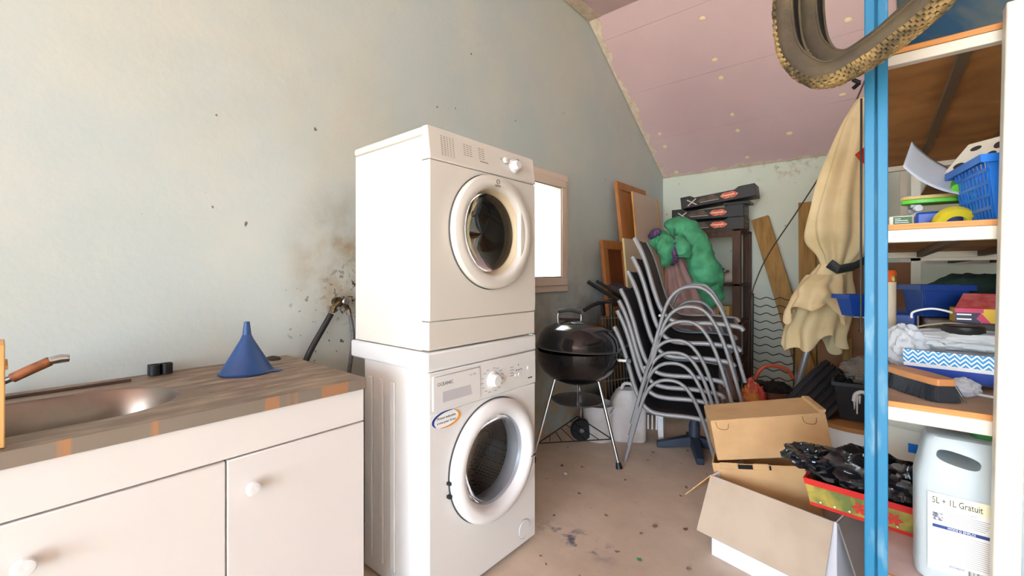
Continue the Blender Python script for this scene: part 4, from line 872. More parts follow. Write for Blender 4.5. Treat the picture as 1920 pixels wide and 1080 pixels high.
# small blue basket behind the post
def basket(name, label, cat, loc, rz, w_, d_, h_, m_, tp=0.8, lattice=(), rot=None, rim=0.012, grp=None):
    t = thing(name, label, cat, loc, rz, grp, rot=rot)
    def wall(p0, p1, q0, q1, nm, lat):
        p0, p1, q0, q1 = map(Vector, (p0, p1, q0, q1)); nrm = ((p1-p0).cross(q0-p0)).normalized()*0.003
        if not lat: MB().slab([p0, p1, q1, q0], nrm).build(nm, m_, t, bevel=0.001); return
        m = MB(); nb = 9
        def bl(a, b): return (p0.lerp(p1, a)).lerp(q0.lerp(q1, a), b)
        for k in range(nb+1):
            a = k/nb; m.slab([bl(max(0, a-0.02), 0), bl(min(1, a+0.02), 0), bl(min(1, a+0.02), 1), bl(max(0, a-0.02), 1)], nrm)
        for b in (0.0, 0.2, 0.4, 0.6, 0.8, 0.95): m.slab([bl(0, b), bl(1, b), bl(1, b+0.05), bl(0, b+0.05)], nrm*1.2)
        m.build(nm, m_, t)['kind'] = 'stuff'
    B = [(-w_/2*tp, -d_/2*tp, 0), (w_/2*tp, -d_/2*tp, 0), (w_/2*tp, d_/2*tp, 0), (-w_/2*tp, d_/2*tp, 0)]; T = [(-w_/2, -d_/2, h_), (w_/2, -d_/2, h_), (w_/2, d_/2, h_), (-w_/2, d_/2, h_)]
    MB().slab(B, (0, 0, 0.003)).build('floor_plate', m_, t)
    for i, nm in enumerate(('front_wall', 'right_wall', 'back_wall', 'left_wall')):
        j = (i+1) % 4; wall(B[i], B[j], T[i], T[j], nm, nm in lattice)
    m = MB(); g = rim
    for i in range(4):
        j = (i+1) % 4; a, b = Vector(T[i]), Vector(T[j]); out = Vector((a.x+b.x, a.y+b.y, 0)).normalized()*g
        a2 = a+Vector((math.copysign(g, a.x), math.copysign(g, a.y), 0)); b2 = b+Vector((math.copysign(g, b.x), math.copysign(g, b.y), 0))
        m.slab([a, b, b2, a2], (0, 0, 0.006)); m.slab([a2*1.0-Vector((0, 0, 0.012)), b2*1.0-Vector((0, 0, 0.012)), b2, a2], -out*0.15)
    m.build('rim', m_, t); return t
BLUE = mat('blue_plastic', (22, 116, 214), 0.38); DBLUE = mat('dark_blue_plastic', (20, 60, 140), 0.4)
bp_ = at(1612, 592, d=1.75)
basket('hanging_basket', 'small dark blue slotted basket hanging left of the blue post', 'basket', bp_+Vector((0.0, 0, 0)), 0.55, 0.12, 0.10, 0.08, DBLUE, 0.72, ('right_wall',))
MB_ = MB().tube([bp_+Vector((-0.02, -0.02, 0.0)), bp_+Vector((0.06, 0.0, -0.004))], 0.006, 8); tag(MB_.build('white_hook', WHITE2, smooth=50), 'small white hook under the blue hanging basket', 'hook')
tag(MB().tube([bp_+Vector((0.035, -0.03, -0.006)), bp_+Vector((0.035, -0.03, -0.07))], 0.004, 8).build('white_tipped_pin', mat('pin_brown', (92, 60, 40), 0.5), smooth=50), 'small brown pin dangling below the white hook', 'pin')

# ------------------------------------------------------------ floor clutter behind the cartons
ORB = mat('red_orange_bag', (196, 70, 46), 0.5, col2=(226, 150, 74), nscale=9, lo=0.5, hi=0.6)
c = at(1412, 745, d=2.85); tag(blob(MB(), (0, 0, 0.24), (0.09, 0.07, 0.24), 3, 0.3, 2.6, 60, 36, 0.0, sharp=True).build('red_bag', ORB, smooth=50), 'crumpled red and orange plastic bag behind the chair legs', 'bag', loc=(c.x, c.y, 0))
c = at(1452, 750, d=2.95); t = thing('brown_pot', 'brown flower pot between red bag and ribbed tyre', 'pot', (c.x, c.y, 0))
MB().lathe([(0.0001, 0.0), (0.09, 0.0), (0.13, 0.36), (0.14, 0.36), (0.14, 0.40), (0.125, 0.40), (0.085, 0.02), (0.0001, 0.02)], 28).build('body', mat('brown_pot', (112, 66, 48), 0.6), t, smooth=40)
blob(MB(), (0, 0, 0.40), (0.10, 0.10, 0.05), 6, 0.4, 4).build('soil', mat('soil', (36, 28, 22), 0.95), t, smooth=50)
c = at(1452, 700, d=3.0); tag(MB().tube(catmull([c+Vector((-0.11, -0.06, -0.16)), c+Vector((-0.10, -0.05, -0.02)), c+Vector((-0.04, -0.02, 0.05)), c+Vector((0.06, 0.05, 0.03)), c+Vector((0.10, 0.08, -0.03))], 7), 0.013, 10).build('orange_handle', mat('orange_handle', (190, 84, 56), 0.5), smooth=50), 'curved orange tool handle sticking up from the brown pot', 'handle')
c = at(1424, 728, d=2.95); tag(MB().lathe([(0.045, -0.02), (0.06, -0.01), (0.06, 0.01), (0.045, 0.02), (0.045, -0.02)], 20, 'y').build('black_ring', BLACKPL, smooth=50), 'small black rubber ring by the orange tool handle', 'ring', loc=c, rot=(0.2, 0, 0.6))
# ribbed tyre leaning with its tread to the camera
RUB = mat('tyre_rubber', (40, 38, 38), 0.7, col2=(32, 30, 30), nscale=8, bump=0.15, bscale=60)
ty = thing('car_tyre', 'black car tyre with grooved tread leaning behind the cardboard boxes', 'tyre', (1.535, 3.12, 0.346)); ty.scale = (1.12, 1.12, 1.12)
prof = []; tw, R = 0.095, 0.30
prof += [(0.19, -tw*0.8), (0.25, -tw), (0.285, -tw*0.98)]
for k in range(6):
    a = -tw*0.92+k*tw*1.84/5.5
    prof += [(R, a), (R, a+tw*0.22), (R-0.012, a+tw*0.24), (R-0.012, a+tw*0.31)] if k < 5 else [(R, a), (R, tw*0.92)]
prof += [(0.285, tw*0.98), (0.25, tw), (0.19, tw*0.8), (0.2, tw*0.7), (0.27, tw*0.8), (0.28, 0), (0.27, -tw*0.8), (0.2, -tw*0.7), (0.19, -tw*0.8)]
tr = MB().lathe(prof, 56, 'x').build('tread_and_walls', RUB, ty, smooth=25)
ty.rotation_euler = (Matrix.Rotation(math.radians(-6), 3, 'Z') @ Matrix.Rotation(math.radians(33), 3, 'Y')).to_euler()
# bucket, crate with white paint drip, crumpled film
c = at(1625, 800, d=2.45); t = thing('paint_tub', 'big white tub with rust brown stains behind the blue post', 'bucket', (1.785, 2.95, 0))
MB().lathe([(0.0001, 0.004), (0.16, 0.004), (0.165, 0), (0.19, 0.37), (0.198, 0.37), (0.198, 0.39), (0.185, 0.39), (0.155, 0.012), (0.0001, 0.012)], 40).build('body', mat('stained_white', (222, 220, 218), 0.45, col2=(150, 104, 60), nscale=7, lo=0.62, hi=0.70), t, smooth=40)
MB().lathe([(0.0001, 0.0), (0.205, 0.0), (0.21, 0.006), (0.21, 0.024), (0.0001, 0.03)], 40).build('wooden_lid', mat('lid_wood', (176, 124, 74), 0.6), t, smooth=40).location = (0, 0, 0.392)
basket('black_crate', 'black plastic crate with a white paint drip on the white tub', 'crate', (1.835, 2.97, 0.423), 0.05, 0.29, 0.24, 0.19, BLACKPL, 0.82)
m = MB(); dp = at(1606, 745, d=2.32)
for k, (du, l) in enumerate(((-6, 26), (-1, 34), (4, 18))):
    m.tube([at(1608+du, 742, y=2.845), at(1608+du, 742+l, y=2.862)], [0.006, 0.003], 8)
m.tube(catmull([at(1601, 752, y=2.846), at(1604, 740, y=2.844), at(1614, 735, y=2.844), at(1624, 738, y=2.844)], 5), 0.010, 8)
tag(m.build('paint_drip', mat('paint_white', (230, 228, 224), 0.4), smooth=50), 'white paint run dripping down the black crate', 'paint drip')
tag(blob(MB(), (0, 0, 0.0), (0.07, 0.05, 0.035), 11, 0.3, 3, 24, 14).build('grey_rag', mat('grey_rag', (150, 146, 140), 0.8), smooth=50), 'grey rag lying inside the black crate', 'rag', loc=(1.84, 2.95, 0.555))
tag(blob(MB(), (0, 0, 0.0), (0.12, 0.07, 0.07), 5, 0.5, 3, 40, 22, sharp=True).build('clear_film', mat('clear_film', (235, 232, 225), 0.08, trans=0.9, ior=1.1), smooth=30), 'crumpled clear plastic film on top of the black crate', 'plastic film', loc=(1.85, 3.02, 0.665))

# ------------------------------------------------------------ cardboard boxes
WCARD = mat('white_carton', (222, 222, 230), 0.6)
def carton(name, label, loc, rot, w_, d_, h_, m_out, m_in, th=0.005, front_drop=0.0, top=False):
    t = thing(name, label, 'cardboard box', loc, rot=rot)
    MB().box(0, w_, 0, th, 0, h_-front_drop).build('front_wall', m_out, t, bevel=0.001); MB().box(0, w_, d_-th, d_, 0, h_).build('back_wall', m_out, t, bevel=0.001)
    MB().box(0, th, th, d_-th, 0, h_).build('left_wall', m_out, t, bevel=0.001); MB().box(w_-th, w_, th, d_-th, 0, h_).build('right_wall', m_out, t, bevel=0.001)
    MB().box(th, w_-th, th, d_-th, 0, th).build('bottom', m_in, t)
    if top: MB().box(0.002, w_-0.002, 0.002, d_-0.002, h_-0.001, h_+0.004).build('top_flap', m_out, t)
    return t
wb = carton('white_carton', 'white cardboard box on the floor with its beige flap hanging open', (1.335, 1.945, 0), (0, 0, -0.22), 0.44, 0.36, 0.335, WCARD, CARD2)
# hanging flap
MB().hexa([(-0.005, -0.001, 0.335), (0.432, -0.001, 0.335), (0.432, 0.004, 0.335), (-0.005, 0.004, 0.335), (-0.02, -0.085, 0.125), (0.425, -0.085, 0.125), (0.425, -0.080, 0.122), (-0.02, -0.080, 0.122)]).build('front_flap', CARD2, wb, bevel=0.001)
MB().hexa([(-0.005, 0.0, 0.335), (0.0, 0.0, 0.335), (0.0, 0.29, 0.335), (-0.005, 0.29, 0.335), (-0.13, 0.01, 0.20), (-0.125, 0.01, 0.197), (-0.125, 0.28, 0.197), (-0.13, 0.28, 0.20)]).build('side_flap', CARD, wb, bevel=0.001)
MB().hexa([(0.44, 0.0, 0.335), (0.445, 0.0, 0.335), (0.445, 0.29, 0.335), (0.44, 0.29, 0.335), (0.52, 0.01, 0.07), (0.525, 0.01, 0.07), (0.525, 0.28, 0.07), (0.52, 0.28, 0.07)]).build('side_flap', mat('grey_card', (142, 134, 130), 0.85), wb, bevel=0.001)
def oriented(L, R, back=0.0):
    L = Vector(L); R = Vector(R); xa = (R-L).normalized(); ya = Vector((0, 0, 1)).cross(xa).normalized(); za = xa.cross(ya)
    return Matrix(((xa.x, ya.x, za.x), (xa.y, ya.y, za.y), (xa.z, ya.z, za.z))), (R-L).length, za
L2, R2 = at(1335, 868, d=1.88), at(1527, 876, d=1.71); M2, w2_, z2_ = oriented(L2, R2)
b2 = carton('tabbed_carton', 'brown cardboard box with tab slots standing inside the white box', L2-z2_*0.27, M2.to_euler(), w2_, 0.20, 0.27, CARD, CARD2)
for xx, ww in ((0.10, 0.055), (0.215, 0.007)): MB().box(xx, xx+ww, -0.0015, 0.0, 0.250, 0.268).build('dark_slot', BLACKGAP, b2)
for xx, ww in ((0.03, 0.068), (0.158, 0.055)): MB().box(xx, xx+ww, -0.004, 0.0, 0.248, 0.275).build('tab', CARD, b2, bevel=0.003)
L1, R1 = at(1332, 791, d=1.90), at(1548, 776, d=1.77); M1, w1_, z1_ = oriented(L1, R1)
b1 = carton('tilted_carton', 'closed brown carton lying tilted on top of the tabbed cardboard box', L1-z1_*0.168, M1.to_euler(), w1_, 0.24, 0.168, CARD, CARD2, top=True)
for x in (0.02, w1_-0.085):
    MB().tube(catmull([(x, -0.001, 0.165), (x+0.005, -0.001, 0.140), (x+0.03, -0.001, 0.130), (x+0.045, -0.001, 0.135), (x+0.05, -0.001, 0.155)], 4), 0.0013, 5).build('cut_line', mat('cut_line', (120, 88, 58), 0.9), b1)
MB().box(w1_, w1_+0.001, 0.02, 0.05, 0.03, 0.08).build('paper_label', WHITE2, b1)
MB().hexa([(w1_-0.02, 0.0, 0.173), (w1_, 0.0, 0.173), (w1_, 0.23, 0.173), (w1_-0.02, 0.23, 0.173), (w1_-0.015, 0.01, 0.185), (w1_+0.008, 0.01, 0.181), (w1_+0.008, 0.22, 0.181), (w1_-0.015, 0.22, 0.185)]).build('loose_flap', CARD, b1)
# papers on top
m = MB(); m.at((0, 0, 0), (0.0, -0.18, 0.3)); m.box(0, 0.12, 0, 0.16, 0, 0.002)
tag(m.build('loose_paper', mat('loose_paper', (206, 198, 190), 0.7)), 'loose white sheet of paper sticking up from the tilted carton', 'paper', loc=at(1352, 792, d=2.02))
# ------------------------------------------------------------ floor debris
rnd = random.Random(3)
LEAF = mat('dry_leaf', (112, 88, 68), 0.8)
for k in range(18):
    u = rnd.uniform(1010, 1330); v = rnd.uniform(840, 1000) if k < 14 else rnd.uniform(1000, 1070)
    p = at(u, v, z=0)
    if p.x < 0.75 and p.y < 1.7: continue
    s = rnd.uniform(0.006, 0.017)
    m = MB(); m.at((0, 0, 0), (rnd.uniform(-.3, .3), rnd.uniform(-.3, .3), rnd.uniform(0, 6))); m.add([(-s, 0, 0.003), (-s*0.3, -s*0.5, 0.0), (s*0.6, -s*0.35, 0.002), (s, 0, 0.005), (s*0.4, s*0.45, 0.001), (-s*0.4, s*0.5, 0.004)], [(0, 1, 2, 3, 4, 5)])
    o = m.build('dry_leaf', LEAF, thick=0.0008); tag(o, 'small dark dry leaf scrap on the concrete floor', 'leaf', 'dry leaf scraps on the floor', loc=(p.x, p.y, 0.004))
p = at(1198, 1051, z=0); m = MB(); m.add([(-0.012, 0, 0.004), (0, -0.007, 0.002), (0.016, -0.002, 0.004), (0.006, 0.008, 0.006)], [(0, 1, 2, 3)])
tag(m.build('green_scrap', mat('green_scrap', (40, 120, 70), 0.6), thick=0.001), 'small green scrap lying on the floor near the front', 'scrap', loc=(p.x, p.y, 0.002))
p = at(1060, 890, z=0); tag(blob(MB(), (0, 0, 0.008), (0.014, 0.011, 0.008), 8, 0.3, 3, 16, 8, 0).build('clear_scrap', mat('clear_scrap', (206, 204, 200), 0.2), smooth=50), 'small clear plastic crumb on the floor by the barbecue', 'scrap', loc=(p.x, p.y, 0))
# ------------------------------------------------------------ storage rack on the right
CRB = mat('rack_cream', (220, 214, 200), 0.45, col2=(210, 200, 178), nscale=4)
SY0, SY1, SX0, SX1 = 1.40, 2.86, 1.855, 2.50
PLYT = mat('plywood_face', (176, 152, 132), 0.7, col2=(150, 124, 104), nscale=5)
PLYU = mat('plywood_under', (196, 142, 84), 0.65, col2=(148, 100, 54), nscale=4.5, lo=0.35, hi=0.7, distort=0.8)
rack = thing('storage_rack', 'tall blue and cream storage rack with plywood shelves at the right', 'shelving', (SX0, SY0, 0))
BP = mat('blue_post_paint', (30, 120, 162), 0.45, col2=(124, 164, 182), nscale=9, lo=0.55, hi=0.75, stretch=(3, 3, 0.7))
def rk_(x0, x1, y0, y1, z0, z1, nm, m_, bev=0.002): return MB().box(x0-SX0, x1-SX0, y0-SY0, y1-SY0, z0, z1).build(nm, m_, rack, bevel=bev)
LEV = [(0.415, 0.455), (0.832, 0.878), (1.262, 1.305), (1.690, 1.728)]
for zb, zt in LEV:
    pl = rk_(SX0+0.0, SX1, SY0+0.002, SY1, zt-0.012, zt, 'shelf_board', PLYT if zt > 0.5 else mat('pinkish_sheet', (214, 190, 184), 0.6, col2=(196, 168, 164), nscale=8), 0)
    MB().box(0.0, SX1-SX0, -0.006, 0.0015, zt-0.0125, zt+0.0005).build('plywood_edge', PLYEDGE, rack)
    MB().box(0.001, SX1-SX0, 0.005, SY1-SY0, zt-0.015, zt-0.0125).build('plywood_underside', PLYU, rack)
    rk_(SX0+0.0, SX1, SY0-0.005, SY0+0.02, zb, zt-0.013, 'beam', CRB)
    rk_(SX0+0.03, SX1, SY1-0.02, SY1+0.005, zb, zt-0.013, 'beam', CRB)
    for x in (0.16, 0.36, 0.56): MB().box(x, x+0.022, 0.02, SY1-SY0-0.02, zb+0.004, zt-0.0155).build('batten', mat('dark_batten', (104, 84, 62), 0.6), rack)
# posts: perforated blue at the near left corner, cream ones elsewhere
c0 = -0.009
mb = MB(); mb.box(c0, c0+0.020, -0.030, -0.010, 0, 2.35); mb.box(c0+0.024, c0+0.044, -0.030, -0.010, 0, 2.35); mb.box(c0, c0+0.044, -0.012, -0.007, 0, 2.35)
mb.build('post', BP, rack, bevel=0.002)
rk_(1.84, 1.876, SY1-0.03, SY1+0.0, 0, 2.35, 'post', BP)
rk_(2.50, 2.54, SY1-0.03, SY1+0.0, 0, 2.0, 'post', CRB)
rk_(2.50, 2.54, SY0-0.01, SY0+0.03, 0, 2.0, 'post', CRB)
# leaning cream upright in front of the beams
m = MB(); m.hexa([(2.047, 1.352, 0), (2.087, 1.352, 0), (2.087, 1.390, 0), (2.047, 1.390, 0), (2.076, 1.352, 1.752), (2.116, 1.352, 1.752), (2.116, 1.390, 1.752), (2.076, 1.390, 1.752)])
tag(m.build('cream_upright', CRB, bevel=0.003), 'cream painted wooden upright leaning in front of the rack shelves', 'post')
# second rack behind
r2 = thing('rear_rack', 'second cream rack standing behind the storage rack near the back wall', 'shelving', (2.0, 2.95, 0))
for z in (1.26, 1.69):
    MB().box(0.1, 0.7, 0.0, 1.4, z+0.03, z+0.045).build('shelf_board', PLYU, r2)
    for y in (0.0, 1.37): MB().box(0.0, 0.7, y, y+0.025, z-0.01, z+0.03).build('beam', CRB, r2)
    for x in (0.25, 0.45): MB().box(x, x+0.03, 0.03, 1.36, z, z+0.029).build('batten', mat('dark_batten', (0, 0, 0)), r2)
for x in (0.0, 0.67):
    for y in (0.0, 1.36): MB().box(x, x+0.035, y, y+0.035, 0, 2.0).build('post', CRB, r2)

# ------------------------------------------------------------ bottom level: jug, festive tin, bin bag, tub
Z0 = 0.4555
JUGM = mat('jug_plastic', (204, 216, 220), 0.3, trans=0.2, ior=1.2)
jg = thing('water_jug', 'translucent white five litre jug with printed label behind the cream upright', 'jug', (2.022, 1.495, Z0), 0.0)
def jug_body():
    n_ = 48; V = []; F = []; w2, d2, h = 0.082, 0.068, 0.345
    sec = [(0.0, 0.90), (0.012, 0.97), (0.03, 1.0), (0.30, 0.985), (0.315, 0.985), (0.33, 1.0), (0.68, 1.0), (0.74, 0.96), (0.80, 0.90), (0.95, 0.80), (0.99, 0.72), (1.0, 0.60)]
    for f_, s_ in sec:
        for k in range(n_):
            a = 2*PI*k/n_; c, q = math.cos(a), math.sin(a); e = 0.42
            V.append((w2*s_*math.copysign(abs(c)**e, c), d2*s_*math.copysign(abs(q)**e, q), h*f_))
    for i in range(len(sec)-1):
        for k in range(n_): F.append((i*n_+k, i*n_+(k+1) % n_, (i+1)*n_+(k+1) % n_, (i+1)*n_+k))
    F += [tuple(range(n_-1, -1, -1)), tuple((len(sec)-1)*n_+k for k in range(n_))]
    return MB().add(V, F)
JB = jug_body().build('body', JUGM, jg, smooth=45)
# grip opening through the shoulder
m = MB(); sl = [(0.037*math.copysign(abs(math.cos(a))**0.7, math.cos(a)), 0.015*math.copysign(abs(math.sin(a))**0.7, math.sin(a))) for a in [2*PI*k/24 for k in range(24)]]
m.m = Matrix.Translation((-0.008, 0.1, 0.298)) @ Euler((PI/2, 0.20, 0)).to_matrix().to_4x4(); m.prism(sl, 0.0, 0.2)
cut = m.build('grip_cutter', JUGM); bo = JB.modifiers.new('grip', 'BOOLEAN'); bo.operation = 'DIFFERENCE'; bo.object = cut; bo.solver = 'EXACT'
cut.parent = jg
dg = bpy.context.evaluated_depsgraph_get(); dg.update(); me_ = bpy.data.meshes.new_from_object(JB.evaluated_get(dg)); JB.modifiers.clear(); JB.data = me_
bpy.data.objects.remove(cut, do_unlink=True)
MB().lathe([(0.02, 0.345), (0.022, 0.348), (0.022, 0.372), (0.0001, 0.374)], 20).build('cap', mat('green_cap', (60, 120, 66), 0.4), jg, smooth=40).location = (0.04, 0, 0)
yl = -0.0695; LB = mat('label_paper', (240, 240, 236), 0.5); PRG = mat('label_grey', (168, 168, 172), 0.6); NVY = mat('label_navy', (36, 66, 130), 0.5); INK = mat('label_ink', (44, 44, 40), 0.6)
lb = MB().box(-0.060, 0.058, yl-0.001, yl, 0.035, 0.215).build('label', LB, jg)
MB().box(-0.0595, 0.0575, yl-0.0014, yl-0.001, 0.186, 0.2145).build('label_band', mat('label_cream', (244, 240, 206), 0.5), lb)
text('5L + 1L Gratuit', 0.021, INK, lb, (-0.053, yl-0.0017, 0.192), FY, sx=0.62)
MB().box(-0.052, 0.052, yl-0.0014, yl-0.001, 0.135, 0.1425).build('label_bar', NVY, lb)
text('MODE D EMPLOI', 0.0075, LB, lb, (-0.004, yl-0.0017, 0.1363), FY, align='CENTER', sx=0.8)
text('Désinfectant multi usages', 0.0085, PRG, lb, (-0.050, yl-0.0014, 0.179), FY, sx=0.8)
m = MB(); rr = random.Random(5)
for k in range(6): m.box(-0.026, 0.015+rr.random()*0.03, yl-0.0013, yl-0.001, 0.150+k*0.0045, 0.1513+k*0.0045)
for k in range(15):
    m.box(-0.050, -0.012+rr.random()*0.006, yl-0.0013, yl-0.001, 0.062+k*0.0046, 0.0631+k*0.0046); m.box(0.0, 0.04+rr.random()*0.01, yl-0.0013, yl-0.001, 0.062+k*0.0046, 0.0631+k*0.0046)
for k in range(3): m.box(-0.050, -0.03, yl-0.0013, yl-0.001, 0.043+k*0.004, 0.0442+k*0.004)
m.build('label_print', PRG, lb)['kind'] = 'stuff'
m = MB(); x = 0.006
while x < 0.050: w_ = rr.choice((0.0006, 0.0011, 0.0018)); m.box(x, x+w_, yl-0.0014, yl-0.001, 0.039, 0.054); x += w_+rr.choice((0.0008, 0.0014))
m.build('barcode', INK, lb)['kind'] = 'stuff'
MB().box(-0.052, -0.034, yl-0.0014, yl-0.001, 0.152, 0.170).build('pictogram', mat('picto', (92, 96, 108), 0.6, col2=(230, 230, 230), nscale=160), lb)
text('antiseptol', 0.009, NVY, lb, (-0.024, yl-0.0014, 0.050), FY, shear=0.2, sx=0.7)
jerrycan('second_jug', 'pale translucent jug at the right frame edge behind the upright', (2.19, 1.60, Z0), 0.1, 0.17, 0.13, 0.31, mat('jug_plastic', (0, 0, 0)))
# festive tin
TR = mat('tin_red', (200, 44, 40), 0.35)
TG = mat('tin_green', (104, 118, 62), 0.4, col2=(170, 152, 70), nscale=11, lo=0.42, hi=0.62, distort=1.5)
tin = thing('festive_tin', 'red rimmed green festive tin tray with poinsettias holding the bin bag', 'tray', (1.862, 1.745, Z0), -0.10)
def tinwall(z0, z1, m_, nm, e=0.0):
    m = MB(); f0, f1 = z0/0.085, z1/0.085
    def q(f_, g=0): s_ = 0.90+0.10*f_; return [(-0.16*s_-g, -0.11*s_-g), (0.16*s_+g, -0.11*s_-g), (0.16*s_+g, 0.11*s_+g), (-0.16*s_-g, 0.11*s_+g)]
    a, b, c_, d_ = q(f0, e), q(f1, e), q(f0, e-0.003), q(f1, e-0.003)
    for i in range(4):
        j = (i+1) % 4; m.hexa([(*a[i], z0), (*a[j], z0), (*c_[j], z0), (*c_[i], z0), (*b[i], z1), (*b[j], z1), (*d_[j], z1), (*d_[i], z1)])
    return m.build(nm, m_, tin)
tinwall(0.0, 0.010, TR, 'base_band', 0.001); tinwall(0.010, 0.066, TG, 'wall'); tinwall(0.066, 0.085, TR, 'rim_band', 0.002)
MB().box(-0.142, 0.142, -0.096, 0.096, 0.0, 0.003).build('bottom', TR, tin)
for x in (-0.02, 0.055, 0.12):
    m = MB()
    for k in range(6):
        a = 2*PI*k/6; m.add([(x, -0.1065, 0.036), (x+0.013*math.cos(a-0.4), -0.1068, 0.036+0.013*math.sin(a-0.4)), (x+0.022*math.cos(a), -0.107, 0.036+0.020*math.sin(a)), (x+0.013*math.cos(a+0.4), -0.1068, 0.036+0.013*math.sin(a+0.4))], [(0, 1, 2, 3)])
    m.build('poinsettia', TR, tin)
m = MB()
for k in range(16): x = -0.135+k*0.018; z = 0.018 if k % 2 else 0.060; m.add([(x+0.0028*math.cos(2*PI*j/8), -0.1045-0.03*z, z+0.0028*math.sin(2*PI*j/8)) for j in range(8)], [tuple(range(8))])
m.build('white_dots', mat('dot_white', (240, 236, 226), 0.5), tin)['kind'] = 'stuff'
BAGB = mat('bin_bag', (20, 21, 25), 0.22, coat=0.4, bump=0.6, bscale=14)
bb_ = MB(); blob(bb_, (-0.02, 0.01, 0.095), (0.15, 0.085, 0.075), 21, 0.40, 1.5, 90, 50, 0.006, sharp=True)
blob(bb_, (-0.16, -0.01, 0.115), (0.075, 0.07, 0.035), 13, 0.5, 1.6, 60, 36, sharp=True); blob(bb_, (0.09, -0.03, 0.09), (0.08, 0.06, 0.07), 33, 0.45, 1.6, 60, 36, 0.006, sharp=True)
tag(bb_.build('bin_bag', BAGB, smooth=35), 'crumpled shiny black bin bag spilling out of the festive tin', 'bin bag', loc=(1.862, 1.745, Z0+0.004), rot=(0, 0, -0.10))
t = thing('lidded_tub', 'white lidded tub behind the bin bag under the lower rack shelf', 'tub', (1.98, 2.10, Z0))
MB().lathe([(0.0001, 0), (0.11, 0), (0.125, 0.21), (0.0001, 0.21)], 32).build('body', mat('tub_white', (220, 220, 212), 0.4), t, smooth=40)
MB().lathe([(0.13, 0.205), (0.134, 0.21), (0.134, 0.23), (0.128, 0.236), (0.0001, 0.232)], 32).build('lid', mat('tub_lid', (206, 208, 200), 0.4), t, smooth=40)
MB().box(-0.03, 0.03, -0.123, -0.118, 0.13, 0.16).build('blue_mark', mat('blue_plastic', (0, 0, 0)), t)
t = thing('ribbed_hose_coil', 'coil of grey ribbed hose on the white lidded tub', 'hose', (1.98, 2.10, Z0+0.237))
for k in range(4): MB().lathe([(0.09+0.008*math.cos(a), 0.008+0.016*k+0.008*math.sin(a)) for a in [2*PI*j/8 for j in range(9)]], 28).build('hose_loop', mat('grey_ribbed', (126, 124, 122), 0.5), t, smooth=50)

# ------------------------------------------------------------ lower shelf (z = 0.8785)
Z1 = 0.8785
br = thing('dust_brush', 'wooden backed dust brush with black bristles on the lower rack shelf', 'brush', (1.950, 1.535, Z1), 0); br.scale = (0.86, 0.86, 0.95)
bdir = Vector((0.56, -0.83, 0)).normalized(); bs = Vector((0.83, 0.56, 0)).normalized()
def bpt(a, b, z): p = bdir*a+bs*b; return (p.x, p.y, z)
out = [(-0.105, -0.012), (-0.08, -0.03), (0.0, -0.036), (0.085, -0.030), (0.10, -0.022), (0.10, 0.022), (0.085, 0.030), (0.0, 0.036), (-0.08, 0.028), (-0.105, 0.012)]
m = MB(); n_ = len(out); m.add([bpt(a, b, 0.040) for a, b in out]+[bpt(a, b, 0.058) for a, b in out], [tuple(range(n_-1, -1, -1)), tuple(range(n_, 2*n_))]+[(i, (i+1) % n_, n_+(i+1) % n_, n_+i) for i in range(n_)])
m.build('wooden_back', mat('brush_wood', (200, 142, 92), 0.5, col2=(180, 120, 72), nscale=9), br, bevel=0.003)
m = MB(); r4 = random.Random(9)
for k in range(900):
    a = r4.uniform(-0.098, 0.094); b = r4.uniform(-0.031, 0.031); f_ = 1.18
    p = Vector(bpt(a, b, 0.041)); q = Vector(bpt(a*f_*0.98+r4.uniform(-.004, .004), b*1.45+r4.uniform(-.004, .004), 0.002)); w_ = bs*0.0011
    m.add([p-w_, p+w_, q+w_*0.6, q-w_*0.6], [(0, 1, 2, 3)])
for i in range(n_):
    pass
m.add([bpt(a*0.96, b*0.95, 0.041) for a, b in out]+[bpt(a*1.12, b*1.25, 0.004) for a, b in out], [tuple(range(n_, 2*n_))]+[(i, (i+1) % n_, n_+(i+1) % n_, n_+i) for i in range(n_)])
m.build('bristles', mat('bristle', (34, 36, 42), 0.6), br)['kind'] = 'stuff'
tag(blob(MB(), (0, 0, 0.024), (0.03, 0.02, 0.022), 17, 0.4, 3, 28, 16, 0, sharp=True).build('clear_wrap', mat('clear_wrap', (220, 222, 226), 0.15, trans=0.5, ior=1.2), smooth=40), 'crumpled clear wrap beside the dust brush', 'plastic wrap', loc=(2.035, 1.56, Z1))
# zigzag patterned box
def zig_mat():
    m = bpy.data.materials.new('zigzag_print'); m.use_nodes = True; nt = m.node_tree; N = nt.nodes; L = nt.links; b = N['Principled BSDF']; b.inputs['Roughness'].default_value = 0.4
    tc = N.new('ShaderNodeTexCoord'); sp = N.new('ShaderNodeSeparateXYZ'); L.new(tc.outputs['Object'], sp.inputs[0])
    def mt(op, a, c=None):
        q = N.new('ShaderNodeMath'); q.operation = op
        for i, v in ((0, a), (1, c)):
            if v is None: continue
            if isinstance(v, (int, float)): q.inputs[i].default_value = v
            else: L.new(v, q.inputs[i])
        return q.outputs[0]
    tri = mt('PINGPONG', sp.outputs['X'], 0.0105)
    f_ = mt('FRACT', mt('MULTIPLY', mt('ADD', sp.outputs['Z'], mt('MULTIPLY', tri, 1.15)), 82.0))
    st_ = mt('GREATER_THAN', f_, 0.42)
    mx = N.new('ShaderNodeMix'); mx.data_type = 'RGBA'; L.new(st_, mx.inputs[0]); mx.inputs[6].default_value = rgb((236, 240, 240)); mx.inputs[7].default_value = rgb((20, 140, 200))
    L.new(mx.outputs[2], b.inputs['Base Color']); return m
zb_ = thing('zigzag_box', 'long blue and white zigzag patterned box on the lower rack shelf', 'box', (1.928, 1.70, Z1+0.013), -0.12)
